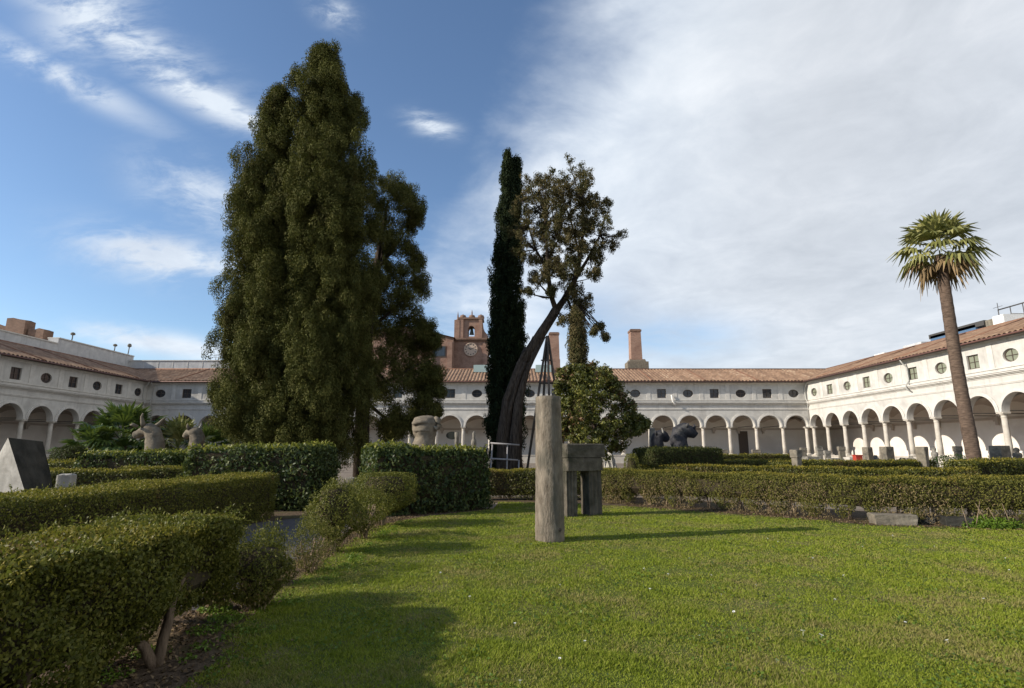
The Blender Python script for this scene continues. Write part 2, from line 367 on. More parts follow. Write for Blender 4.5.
sheet('soil', [(3.3, 15.9), (5.75, 14.0), (7.7, 12.1), (10.3, 11.25), (16, 10.1), (17.3, 13.2), (11.6, 14.0), (9.0, 14.9), (7.0, 16.8), (4.5, 18.8), (-1.4, 19), (-1.2, 15.9), (-.4, 17.2), (1.2, 16.9)], .008, 'soil')  # bed soil widened behind the lawn hedge; its dark tone stands in for gap shade
sheet('soil', [(-7.5, 2), (-6.0, 2), (-5.95, 12), (-5.4, 12.8), (-4.6, 13.9), (-5.4, 14.9), (-7.5, 14)], .012, 'soil')
# ------------------------------------------------------------------ the cloister
BAY, WALL_X0, WALL_X1, WALL_Y = 3.178, -43.95, 35.5, 64.8
Z_BASE, Z_CAP, R_ARCH, Z_TOP = .96, 4.25, 1.34, 9.5
GAL = 5.5

def column_proto(parent):
    b = MB(); b.lathe([(.205, Z_BASE+.2), (.21, Z_BASE+.9), (.205, 2.2), (.19, 3.2), (.172, Z_CAP-.42)], n=14)
    o = b.build('column', 'column_stone', parent)
    b = MB(); b.box(-.29, .29, -.29, .29, Z_BASE, Z_BASE+.09, .012); b.lathe([(.275, Z_BASE+.09), (.29, Z_BASE+.125), (.27, Z_BASE+.16), (.225, Z_BASE+.175), (.205, Z_BASE+.2)], n=14)
    b.build('plinth', 'column_stone', o)
    b = MB(); b.lathe([(.172, Z_CAP-.42), (.20, Z_CAP-.40), (.20, Z_CAP-.37), (.178, Z_CAP-.35), (.178, Z_CAP-.24), (.215, Z_CAP-.2), (.275, Z_CAP-.12)], n=14); b.box(-.3, .3, -.3, .3, Z_CAP-.12, Z_CAP, .015)
    b.build('capital', 'column_stone', o)
    return o
def window_proto(kind, pane):
    """local: x along the wall, y into it, z about the window centre"""
    f = MB(); p = MB()
    if kind == 'round':
        rx, rz = .62, .48
        ring = lambda k, y: [(rx*k*math.cos(a), y, rz*k*math.sin(a)) for a in [2*math.pi*i/28 for i in range(28)]]
        f.grid([ring(1.0, .16), ring(1.0, .12), ring(.86, .12), ring(.86, .18)], True, False)
        f.box(-.02, .02, .125, .16, -rz*.86, rz*.86); f.box(-rx*.86, rx*.86, .123, .158, -.02, .02)
        p.face(ring(.87, .17))
    else:
        a = .54
        for x0, x1, z0, z1 in ((-a, -a+.07, -a, a), (a-.07, a, -a, a), (-a+.07, a-.07, -a, -a+.07), (-a+.07, a-.07, a-.07, a), (-.025, .025, -a+.07, a-.07)):
            f.box(x0, x1, .12, .18, z0, z1)
        f.box(-a+.07, -.025, .13, .17, -.02, .02); f.box(.025, a-.07, .13, .17, -.02, .02)
        p.face([(-a+.06, .17, -a+.06), (a-.06, .17, -a+.06), (a-.06, .17, a-.06), (-a+.06, .17, a-.06)])
    w = f.build('window', 'window_frame'); pn = p.build('pane', pane, w)
    return w
PROTO = {}
def wing(name, label, origin, rz, n, corner0, corner1, pane, first_round, pale_only=None):
    root = thing(name, label, 'cloister wing', (origin[0], origin[1], 0), rz, 'arcaded wings round the cloister garden')
    L = n * BAY; T = .5
    w = MB(); tr = MB()
    zs = Z_CAP + .0
    for i in range(n):
        s0 = i * BAY; cx = s0 + BAY/2
        K = 20
        arc = [(cx + R_ARCH*math.cos(math.pi - math.pi*k/K), zs + R_ARCH*math.sin(math.pi*k/K)) for k in range(K+1)]
        for yy in (0, T):
            for k in range(K):
                (xa, za), (xb, zb) = arc[k], arc[k+1]
                w.face([(xa, yy, za), (xb, yy, zb), (xb, yy, 7.1), (xa, yy, 7.1)])
            for xa, xb in ((s0, arc[0][0]), (arc[-1][0], s0+BAY)):
                w.face([(xa, yy, zs), (xb, yy, zs), (xb, yy, 7.1), (xa, yy, 7.1)])
        w.grid([[(x, 0, z) for x, z in arc], [(x, T, z) for x, z in arc]])
        w.face([(s0, 0, zs), (arc[0][0], 0, zs), (arc[0][0], T, zs), (s0, T, zs)]); w.face([(arc[-1][0], 0, zs), (s0+BAY, 0, zs), (s0+BAY, T, zs), (arc[-1][0], T, zs)])
        # archivolt
        def ar(r, y): return [(cx + r*math.cos(math.pi - math.pi*k/K), y, zs + r*math.sin(math.pi*k/K)) for k in range(K+1)]
        tr.grid([ar(R_ARCH-.006, .1), ar(R_ARCH-.006, -.12), ar(1.46, -.12), ar(1.46, -.08), ar(1.575, -.08), ar(1.575, .0)], False, False)
        # upper wall with its opening
        kind = 'round' if (i % 2 == 0) == first_round else 'square'
        zc = 8.2; z0, z1 = 7.1, Z_TOP
        hw = BAY/2
        corners = [math.atan2(z - zc, x) for x, z in ((hw, z1), (-hw, z1), (-hw, z0), (hw, z0))]
        angs = sorted([2*math.pi*k/32 - math.pi for k in range(32)] + corners + ([R(45), R(135), R(-45), R(-135)] if kind == 'square' else []))
        inn, outp = [], []
        for a in angs:
            ca, sa = math.cos(a), math.sin(a)
            t = min((hw/abs(ca)) if abs(ca) > 1e-6 else 1e9, ((z1-zc) if sa > 0 else (zc-z0))/abs(sa) if abs(sa) > 1e-6 else 1e9)
            outp.append((cx + ca*t, zc + sa*t))
            if kind == 'round': inn.append((cx + .62*ca, zc + .48*sa))
            else:
                q = .54/max(abs(ca), abs(sa)); inn.append((cx + q*ca, zc + q*sa))
        for k in range(len(angs)):
            k2 = (k+1) % len(angs)
            w.face([(inn[k][0], 0, inn[k][1]), (outp[k][0], 0, outp[k][1]), (outp[k2][0], 0, outp[k2][1]), (inn[k2][0], 0, inn[k2][1])])
            w.face([(inn[k][0], 0, inn[k][1]), (inn[k2][0], 0, inn[k2][1]), (inn[k2][0], .3, inn[k2][1]), (inn[k][0], .3, inn[k][1])])
        w.face([(s0, .32, z0), (s0+BAY, .32, z0), (s0+BAY, .32, z1), (s0, .32, z1)])
        # window
        key = (kind, pane)
        if key not in PROTO: PROTO[key] = window_proto(kind, pane); wo = PROTO[key]
        else: wo = copy_tree(PROTO[key])
        wo.parent = root; wo.location = (cx, 0, zc)
    for i in range(n + 1):
        s = min(max(i * BAY, .0), L)
        if 0 < i < n: tr.box(s-.24, s+.24, -.035, .0, 7.45, Z_TOP-.25)
    # mouldings
    e0 = -.0 if corner0 else 0; e1 = L
    for (y, za, zb) in ((-.05, 6.22, 6.30), (-.08, 6.30, 6.36), (-.05, 6.80, 6.9), (-.16, 6.9, 6.98), (-.26, 6.98, 7.08), (-.32, 7.08, 7.17), (-.07, 7.36, 7.46), (-.08, Z_TOP-.25, Z_TOP-.02), (-.25, Z_TOP-.02, Z_TOP+.06)):
        tr.box((-y if corner0 else 0) + .0, L - (-y if corner1 else 0), y, .0, za, zb)
    w.build('arcade_wall', 'plaster', root); tr.build('cornice', 'plaster_trim', root)
    # low wall, floor, back wall, vault
    b = MB(); b.box(-.3, L+.3, -.38, .42, 0, Z_BASE-.09); b.box(-.3, L+.3, -.44, .48, Z_BASE-.09, Z_BASE); b.build('parapet', 'column_stone', root)
    x0, x1 = (-GAL-.0 if corner0 else 0), (L + GAL if corner1 else L)
    b = MB(); b.box(x0, x1, .42, GAL, 0, .5); b.build('gallery_floor', 'gallery_floor', root)
    b = MB(); b.box(x0-.3, x1+.3, GAL, GAL+.6, .5, Z_TOP); b.build('back_wall', 'plaster_gallery', root)
    b = MB(); b.box(x0, x1, GAL-.12, GAL-.002, Z_CAP-.2, Z_CAP); b.box(x0, x1, GAL-.06, GAL-.002, .5, .9)
    for i in range(1, n):
        b.box(i*BAY-.22, i*BAY+.22, GAL-.32, GAL-.12, Z_CAP-.35, Z_CAP+.02, 0, .0)
        b.box(i*BAY-.13, i*BAY+.13, GAL-.24, GAL-.10, Z_CAP-.65, Z_CAP-.352)
    b.build('wall_moulding', 'vault', root)
    b = MB()
    K = 10; xs = np.linspace(x0, x1, int((x1-x0)/.4)+1)
    rows = []
    for k in range(K+1):
        a = math.pi*k/K; yv = .5 + (GAL-.5)*(1-math.cos(a))/2
        base = 4.9 + 1.35*math.sin(a)
        rows.append([(x, yv, base + .55*(1-math.sin(a))*abs(math.sin(math.pi*x/BAY))) for x in xs])
    b.grid(rows, False, True); b.build('vault', 'vault', root)
    # columns
    for i in range(n + 1):
        if (i == 0 and not corner0) or (i == n and not corner1): pass
        s = i*BAY
        if i == 0 and corner0: s = .34
        if i == n and corner1: s = L - .34
        if 'col' not in PROTO: PROTO['col'] = co = column_proto(root)
        else: co = copy_tree(PROTO['col'])
        co.parent = root; co.location = (s, .22, 0); co.rotation_euler = (0, 0, 0)
        if 0 < i < n:
            if 'rod' not in PROTO:
                b = MB(); b.tube([(0, .4, 0), (0, GAL-.2, 0)], .035, 6); PROTO['rod'] = ro = b.build('tie_rod', 'iron', root)
            else: ro = copy_tree(PROTO['rod'])
            ro.parent = root; ro.location = (s, 0, Z_CAP + .12)
    # tiled roof: half-round tile rows running up the slope
    OV, RID = -.62, 6.4; ZR = 12.0; ZE = Z_TOP + .08
    pitch = (ZR - ZE) / (RID - OV)
    pts = np.arange((-RID if corner0 else 0), (L + RID if corner1 else L) + .01, .42/7)
    b = MB(); rows = []; STEPS = 15
    lo = np.full(len(pts), OV)
    if corner0: lo = np.maximum(lo, -pts)
    if corner1: lo = np.maximum(lo, pts - L)
    for j in range(STEPS+1):
        f = j/STEPS; row = []
        for q, s in enumerate(pts):
            y = lo[q] + (RID - lo[q])*f
            ph = (s/.42) % 1.0
            bump = .14*abs(math.sin(math.pi*ph))**.7 + random.uniform(-.012, .012) + .02*math.sin(s*.7)*math.sin(y*1.1)
            row.append((s, y, ZE + (y - OV)*pitch + bump + (.03 if j % 2 else 0)))
        rows.append(row)
    b.grid(rows, False, False)
    b.build('roof', 'tiles', root)
    b = MB()     # raised rows, ridge and fascia
    for i in range(1, n, 2):
        s = i*BAY + .4
        b.tube([(s, OV+.02, ZE+.13), (s, RID, ZR+.13)], .09, 8)
    b.tube([(pts[0], RID, ZR+.06), (pts[-1], RID, ZR+.06)], .16, 8)
    b.build('ridge_tiles', 'tiles_ridge', root)
    b = MB(); b.box((.6 if corner0 else 0), L - (.6 if corner1 else 0), OV+.02, -.26, Z_TOP-.015, Z_TOP+.055)
    b.face([(x0-1, RID, ZR+.02), (x1+1, RID, ZR+.02), (x1+1, GAL+.9, Z_TOP), (x0-1, GAL+.9, Z_TOP)])
    b.build('eaves', 'timber_dark', root)
    b = MB(); b.tube([((.75 if corner0 else 0), OV-.07, ZE-.03), (L - (.75 if corner1 else 0), OV-.07, ZE-.03)], .07, 8); b.build('gutter', 'gutter', root)
    return root

def tile_mat(name, cs):
    m, T, b = new_mat(name)
    tc = T.add('ShaderNodeTexCoord'); sp = T.add('ShaderNodeSeparateXYZ'); T.l.new(tc.outputs['Object'], sp.inputs[0])
    cb = T.add('ShaderNodeCombineXYZ')
    T.l.new(T.math('FLOOR', T.math('DIVIDE', sp.outputs[0], .42)), cb.inputs[0]); T.l.new(T.math('FLOOR', T.math('DIVIDE', sp.outputs[1], .42)), cb.inputs[1])
    wn = T.add('ShaderNodeTexWhiteNoise', noise_dimensions='2D'); T.l.new(cb.outputs[0], wn.inputs[0])
    w1 = T.add('ShaderNodeTexWhiteNoise', noise_dimensions='1D'); T.l.new(T.math('FLOOR', T.math('DIVIDE', sp.outputs[0], .42)), w1.inputs['W'])
    n = T.noise(tc.outputs['Object'], .55, 5, .6)
    f = T.math('ADD', T.math('ADD', T.math('MULTIPLY', wn.outputs[0], .42), T.math('MULTIPLY', w1.outputs[0], .28)), T.math('MULTIPLY', n, .38), clamp=True)
    T.l.new(T.ramp(f, cs), b.inputs['Base Color']); b.inputs['Roughness'].default_value = .9
    return m
M['tiles'] = tile_mat('tiles', [(.05, (.13, .075, .045)), (.4, (.205, .122, .072)), (.7, (.285, .175, .105)), (1, (.40, .295, .195))])
M['tiles_ridge'] = surf('tiles_ridge', (.165, .085, .055), (.26, .14, .09), 3, .9)
M['gutter'] = plain('gutter', (.13, .06, .045), .6)

far = wing('cloister_wing', 'white arcaded wing facing the camera, parallel to the picture, below the brick clock tower', (WALL_X0, WALL_Y), 0, 25, True, True, 'pane_dark', True)
sunny = wing('cloister_wing', 'sunlit cream arcaded wing behind the tall palm, with bright arch-shaped sun spots inside', (WALL_X1, WALL_Y), R(-90), 16, True, False, 'pane_pale', True)
shady = wing('cloister_wing', 'shaded grey-white arcaded wing behind the low fan palms and the wedge-shaped marble block', (WALL_X0, WALL_Y - 16*BAY), R(90), 16, False, True, 'pane_dark', False)
def downpipe(root, s, z0=7.2, jog=.0):
    b = MB(); b.tube([(s, -.66, Z_TOP+.05), (s, -.45, Z_TOP-.3), (s+jog, -.09, Z_TOP-.7), (s+jog, -.09, 7.6), (s+jog, -.40, 7.2), (s+jog, -.40, 6.9), (s+jog+.15, -.09, 6.6)] + ([(s+jog+.15, -.09, 4.4)] if z0 < 6 else []), .06, 8)
    b.build('downpipe', 'metal_pipe', root)
downpipe(far, .75, 4); downpipe(far, 79.2, 4); downpipe(sunny, 17.0); downpipe(shady, 16*BAY-.8, 4); downpipe(shady, 16*BAY-19.9)
p = at(673, 397, WALL_Y-.3)      # broken spout piece over the cornice
b = MB(); b.tube([(p.x-WALL_X0-.15, -.2, 8.0), (p.x-WALL_X0-.1, -.36, 7.3), (p.x-WALL_X0+.25, -.36, 6.75)], .09, 8); b.build('spout', 'white_paint', far)
# doorways and niche in the gallery
b = MB(); s0 = 17.4*BAY; b.box(at(452, 434, 70).x-WALL_X0-.75, at(452, 434, 70).x-WALL_X0+.75, GAL-.04, GAL+.02, 2.55, 3.6); 
b = MB(); cx0 = at(452, 434, 70).x - WALL_X0
b.face([(cx0 + .8*math.cos(a), GAL-.03, 3.35 + .5*math.sin(a)) for a in [2*math.pi*k/24 for k in range(24)]]); b.build('gallery_oculus', 'pane_dark', far)
b = MB(); b.box(at(745, 440, 70).x-WALL_X0-.7, at(745, 440, 70).x-WALL_X0+.5, GAL-.05, GAL-.01, .5, 3.9); b.build('gallery_door', 'window_frame', far)
b = MB(); b.box(25.5, 27.9, GAL-.06, GAL-.01, .5, 3.0); b.build('gallery_door', 'window_frame', sunny)
sk = MB(); X0 = at(484, 366, 70).x - WALL_X0
sk.box(X0-1.3, X0+.8, 4.2, 6.0, 11.4, 12.35); sk.build('skylight', 'glass_roof', far)
X0 = at(543, 366, 70).x - WALL_X0; sk = MB(); sk.box(X0-1.0, X0+1.0, 4.2, 6.0, 11.4, 12.35); sk.build('skylight', 'glass_roof', far)
# dormer on the sunny wing
yd = 64.8 - 33.0
d = MB(); s0 = 33.0; d.box(s0-1.0, s0+1.0, 3.7, 6.2, 10.9, 13.0); dm = d.build('dormer', 'brick_old', sunny)
d = MB(); d.box(s0-1.3, s0+1.3, 3.4, 6.5, 13.002, 13.15); d.build('dormer_roof', 'tiles_ridge', dm)
d = MB(); d.box(s0-.65, s0+.65, 3.66, 3.698, 11.5, 12.8); d.build('dormer_window', 'window_frame', dm)

# ------------------------------------------------------------------ buildings behind the roofs
def bell_tower():
    Yt = 88; k = Yt / 88
    L, Rr = at(454, 340, Yt), at(488, 340, Yt)
    cx = (L.x + Rr.x)/2; hw = (Rr.x - L.x)/2
    zt = lambda y: at(470, y, Yt).z
    root = thing('bell_tower', 'red brick bell tower with a round clock and an open belfry arch', 'bell tower', (cx, Yt, 0))
    b = MB(); zc = zt(341)
    b.box(-hw, hw, 0, 5.2, 0, zc); 
    b.box(-hw+.0, -hw+.85, -.18, -.002, 0, zc-.3); b.box(hw-.85, hw, -.18, -.002, 0, zc-.3)
    # belfry with an arched opening
    z0, z1 = zc+.452, zt(319); aw = .55; zs = zt(328.5)
    K = 12
    arc = [(aw*math.cos(math.pi-math.pi*q/K), zs + aw*math.sin(math.pi*q/K)) for q in range(K+1)]
    for y in (.3, 2.6):
        for q in range(K): b.face([(arc[q][0], y, arc[q][1]), (arc[q+1][0], y, arc[q+1][1]), (arc[q+1][0], y, z1), (arc[q][0], y, z1)])
        for xa, xb in ((-hw+.9, -aw), (aw, hw-1.0)): b.face([(xa, y, z0), (xb, y, z0), (xb, y, z1), (xa, y, z1)])
        b.face([(-aw, y, z0), (aw, y, z0), (aw, y, z0+.4), (-aw, y, z0+.4)])
    b.grid([[(x, .3, z) for x, z in [(-aw, z0+.4)] + arc + [(aw, z0+.4)]], [(x, 2.6, z) for x, z in [(-aw, z0+.4)] + arc + [(aw, z0+.4)]]], False, False)
    for x in (-hw+.9, hw-1.0): b.face([(x, .3, z0), (x, 2.6, z0), (x, 2.6, z1), (x, .3, z1)])
    b.box(-hw+.9, -hw+1.5, .05, .298, z0, z1); b.box(hw-1.6, hw-1.0, .05, .298, z0, z1)
    # side scroll
    b.grid([[(hw-1.0, y, z0), (hw-.9, y, z0), (hw, y, z0)] for y in (.4, 2.4)] , False, False)
    prof = [(hw-1.0, z0+3.2), (hw-.85, z0+2.0), (hw-.55, z0+1.2), (hw-.1, z0+.7), (hw-.02, z0)]
    b.grid([[(x, .4, z) for x, z in prof], [(x, 2.4, z) for x, z in prof]], False, False)
    for y in (.4, 2.4): b.face([(x, y, z) for x, z in prof] + [(hw-1.0, y, z0)])
    b.build('wall', 'brick', root)
    b = MB(); b.box(-hw+.0, -hw+.88, .0, 2.8, zc+.45, z1-.15); b.build('buttress', 'brick', root)
    b = MB(); b.box(-hw-.15, hw+.15, -.35, 5.3, zc, zc+.16); b.box(-hw-.3, hw+.3, -.5, 5.4, zc+.16, zc+.45)
    b.box(-hw+.6, hw-.8, .0, 2.9, z1, z1+.3)
    for x in (-hw+1.3, -.0, hw-1.3):
        b.lathe([(.0, z1+.3), (.55, z1+.302), (.60, z1+.6), (.45, z1+.95), (.12, z1+1.05), (.1, z1+1.5 if x == 0 else z1+1.12), (.01, z1+2.0 if x == 0 else z1+1.2)], x, 1.4, 12)
    b.lathe([(.0, z1-.15), (.5, z1-.148), (.5, z1+.1), (.15, z1+.3), (.14, z1+.7), (.01, z1+1.7)], -hw+.44, 1.4, 12)
    b.build('cornice', 'brick_old', root)
    zcl = zt(354.5) - .55
    zcl = zt(349.5)
    cl = MB()
    rr = hw*.40
    cl.grid([[(r*math.cos(2*math.pi*q/40), y, zcl + r*math.sin(2*math.pi*q/40)) for q in range(40)] for r, y in ((rr, -.002), (rr, -.2), (rr*.9, -.22), (rr*.88, -.12), (.01, -.12))], True, False)
    c = cl.build('clock', 'clock_face', root)
    h = MB()
    def hand(a, l, w_): 
        dx, dz = math.sin(a), math.cos(a); h.face([(-dz*w_, -.16, zcl+dx*w_), (dz*w_, -.16, zcl-dx*w_), (dx*l+dz*w_*.3, -.16, zcl+dz*l-dx*w_*.3), (dx*l-dz*w_*.3, -.16, zcl+dz*l+dx*w_*.3)])
    hand(R(300), rr*.5, .09); hand(R(60), rr*.75, .06)
    h.build('clock_hands', 'iron', c)
    h = MB()
    for q in range(12):
        a = R(30*q); dx, dz = math.sin(a), math.cos(a)
        h.face([(dx*rr*u + dz*v, -.135, zcl + dz*rr*u - dx*v) for u, v in ((.66, -.07), (.66, .07), (.84, .08), (.84, -.08))])
    h.build('hour_marks', 'iron', c)
    be = MB(); be.lathe([(.42, zs-.75), (.36, zs-.6), (.27, zs-.2), (.22, zs+.2), (.12, zs+.38), (.03, zs+.4)], 0, 1.4, 16); be.build('bell', 'bronze', root)
    be = MB(); be.tube([(-aw, 1.4, zs+.42), (aw, 1.4, zs+.42)], .06, 6); be.build('bell_beam', 'timber_dark', root)
bell_tower()
def church():
    Yc = 86; p0, p1 = at(425, 350, Yc), at(453, 350, Yc); zr = lambda y: at(440, y, Yc).z
    x0, x1 = p0.x - 9, p1.x
    root = thing('brick_church', 'red brick hall with a sloping gable beside the clock tower', 'church', (0, Yc, 0))
    b = MB(); b.face([(x0, 0, 0), (x1, 0, 0), (x1, 0, zr(338)), (x0+6, 0, zr(327)), (x0, 0, zr(331))]); b.face([(x1, 0, 0), (x1, 14, 0), (x1, 14, zr(338)), (x1, 0, zr(338))])
    b.face([(x0, 0, 0), (x0, 14, 0), (x0, 14, zr(331)), (x0, 0, zr(331))])
    for xx in (p0.x+3.3, p0.x+2.0): pass
    b.box(x1-.9, x1-.1, -.3, -.002, 0, zr(342)); b.box(x1-3.9, x1-3.2, -.3, -.002, 0, zr(338))
    b.build('wall', 'brick', root)
    b = MB(); b.face([(x1+.3, -.5, zr(338)+.0), (x0+6, -.5, zr(327)+.1), (x0+6, 14, zr(327)+.1), (x1+.3, 14, zr(338))]); b.face([(x0-.3, -.5, zr(331)), (x0+6, -.5, zr(327)+.1), (x0+6, 14, zr(327)+.1), (x0-.3, 14, zr(331))])
    b.build('roof', 'tiles_ridge', root)
    f = MB(); wx = at(439, 352, Yc).x; f.box(wx-1.15, wx+1.15, -.1, -.02, zr(357), zr(346)); w = f.build('window', 'window_frame', root)
    f = MB(); f.box(wx-.95, wx+.95, -.14, -.102, zr(356), zr(347)); f.build('pane', 'pane_dark', w)
church()
def chimney(px0, px1, ytop, ybase, Y, label, foot):
    a, c = at(px0, (ytop+ybase)/2, Y), at(px1, (ytop+ybase)/2, Y); hw = (c.x - a.x)/2
    root = thing('brick_chimney', label, 'chimney', ((a.x+c.x)/2, Y, 0), 0, 'brick chimneys above the tiled roof')
    zt, zb = at(px0, ytop, Y).z, at(px0, ybase, Y).z
    b = MB(); b.box(-hw*1.08, hw*1.08, -hw*1.08, hw*1.08, 8, zb+.002, 0); b.box(-hw, hw, -hw, hw, zb, zt-.35, 0, .06); b.build('stack', 'brick', root)
    b = MB(); b.box(-hw*1.04, hw*1.04, -hw*1.04, hw*1.04, zt-.35, zt-.1); b.box(-hw*.9, hw*.9, -hw*.9, hw*.9, zt-.1, zt); b.build('chimney_cap', 'brick_old', root)
    if foot:
        b = MB(); b.box(-hw*1.7, hw*2.0, -hw*1.3, hw*1.5, 9, zb-.35, 0); b.box(-hw*1.4, hw*1.6, -hw*1.2, hw*1.3, zb-.35, zb-.0, 0, .12); b.build('foot', 'stone_head', root)
chimney(629.5, 640.5, 330, 360, 73.0, 'slim brick chimney with a stepped foot on the tiled roof above the bull heads', True)
chimney(549, 559, 333, 360, 74.0, 'plain brick chimney seen between the leaning trunk and the slim cypress', False)

def terrace_block():
    root = thing('terrace_building', 'plain grey-white modern attic wall rising behind the tiled roof of the shaded corner', 'building', (0, 0, 0))
    X = -52.0; zt1, zt2 = 13.45, 14.1; zt3 = at(180, 361, 72.2).z
    y_a = 60.5
    b = MB()
    b.box(X-1.2, X, 40, y_a, 8, zt1); b.box(X-1.2, X, y_a+.01, 73.0, 8, zt2); b.box(X+.0, -22, 72.2, 73.4, 8, zt3)
    b.build('wall', 'concrete', root)
    b = MB(); b.box(X-1.3, X+.1, 40, y_a-.01, zt1, zt1+.12); b.box(X-1.3, X+.1, y_a, 73.0, zt2, zt2+.12); b.box(X+.1, -22, 72.1, 73.5, zt3, zt3+.12)
    for k in range(14): b.box(X+2.0+k*2.0, X+2.06+k*2.0, 72.17, 72.2, 10, zt3)
    b.build('coping', 'plaster_trim', root)
    b = MB()
    for k in range(4): b.tube([(-40.6+k*.9, 72.8, zt3+.12), (-40.6+k*.9, 72.8, zt3+.95)], .03, 6)
    for z in (.55, .95): b.tube([(-40.9, 72.8, zt3+z), (-37.5, 72.8, zt3+z)], .025, 6)
    b.build('railing', 'iron', root)
terrace_block()
for (px, py, Y, k, lab) in ((103, 352, 63, .62, 'small grey vent cowl on the step of the attic wall'), (127, 356, 70, .6, 'thin leaning aerial post on the attic wall'), (137, 358, 72.6, .9, 'short dark aerial post at the corner of the attic wall')):
    p = at(px, py, Y); root = thing('roof_post', lab, 'roof post', (-52.6, Y, 14.2 if Y > 60.5 else 13.5), 0)
    b = MB(); b.tube([(0, 0, 0), (.05, 0, .5*k), (.1*k, 0, 1.6*k)], .06, 6); b.build('post', 'iron', root)
    b = MB(); b.lathe([(.16, 1.3*k), (.26, 1.45*k), (.2, 1.75*k), (.05, 1.85*k)], .1*k, 0, 8); b.build('cap', 'stone_grey', root)
def ruin():
    Y = 62; root = thing('brick_ruin', 'broken brown Roman brick walls standing above the shaded wing roof', 'ruin', (0, Y, 0))
    b = MB()
    for (xa, xb, yt, dy) in ((-40, 8, 323, 1.3), (7, 26, 318.5, 0), (26.2, 42, 328, .3), (42.2, 58, 338, .6)):
        pa, pb = at(xa, yt, Y), at(xb, yt, Y); n = max(4, int((pb.x-pa.x)/.5)); xs = np.linspace(pa.x, pb.x, n)
        tops = [pa.z + random.uniform(-.22, .22) for x in xs]
        for y in (dy, dy+1.4):
            b.grid([[(x, y + .15*math.sin(x*3+z_*2), z_ if z_ < 1 else t) for x, t in zip(xs, tops)] for z_ in (8, 0)] if False else [[(x, y, 8) for x in xs], [(x, y, t) for x, t in zip(xs, tops)]], False, False)
        b.grid([[(x, dy, t) for x, t in zip(xs, tops)], [(x, dy+.7, t+random.uniform(-.2, .1)) for x, t in zip(xs, tops)], [(x, dy+1.4, t) for x, t in zip(xs, tops)]], False, False)
        for x, t in ((xs[0], tops[0]), (xs[-1], tops[-1])): b.face([(x, dy, 8), (x, dy+1.4, 8), (x, dy+1.4, t), (x, dy, t)])
    b.build('wall', 'brick_old', root)
ruin()
def roof_terraces():
    root = thing('rooftop_terrace', 'flat rooftop terrace with blue awning and pergola behind the sunlit wing roof', 'building', (0, 0, 0))
    Xr = 47.0
    def atx(px, py, X):   # point on plane x = X
        d = ray(px, py); t = X/d.x; return Vector((X, d.y*t, EYE + d.z*t))
    b = MB(); 
    a, c = atx(873, 360, Xr), atx(1050, 320, Xr)
    b.box(Xr-.2, Xr+8, c.y-6, a.y, 8, 12.6); b.build('wall', 'concrete', root)
    def slab(px0, px1, py0, py1, mat, name, hgt=.5, X=Xr, dep=3):
        q0, q1 = atx(px0, py0, X), atx(px1, py1, X)
        m = MB(); y0, y1 = q1.y, q0.y
        m.box(X, X+dep, y0, y1, min(q0.z, q1.z)-hgt*1.4, (q0.z+q1.z)/2, .0); return m.build(name, mat, root)
    slab(874, 884, 355, 352, 'white_paint', 'roof_hut', 1); slab(903, 921, 347, 341, 'concrete', 'roof_hut', 1.0)
    slab(930, 975, 336, 325, 'blue', 'awning', .5); slab(928, 984, 332, 323.5, 'iron', 'awning_roof', .1)
    slab(985, 1012, 321, 313, 'stone_grey', 'roof_hut', .6); slab(992, 1003, 317, 314, 'white_paint', 'roof_hut', .8, Xr-1)
    b = MB(); q0, q1 = atx(998, 310, Xr), atx(1040, 298, Xr)
    b.tube([q0, q1], .06, 6)
    for f in (0, .3, .6, .95): q = q0.lerp(q1, f); b.tube([q, (q.x, q.y, 12.5)], .04, 6)
    q = atx(997, 303, Xr); b.tube([(q.x, q.y, 12.5), (q.x, q.y, q.z)], .03, 5); b.tube([(q.x, q.y-.5, q.z-.4), (q.x, q.y+.5, q.z-.4)], .02, 5)
    b.build('pergola', 'iron', root)
roof_terraces()

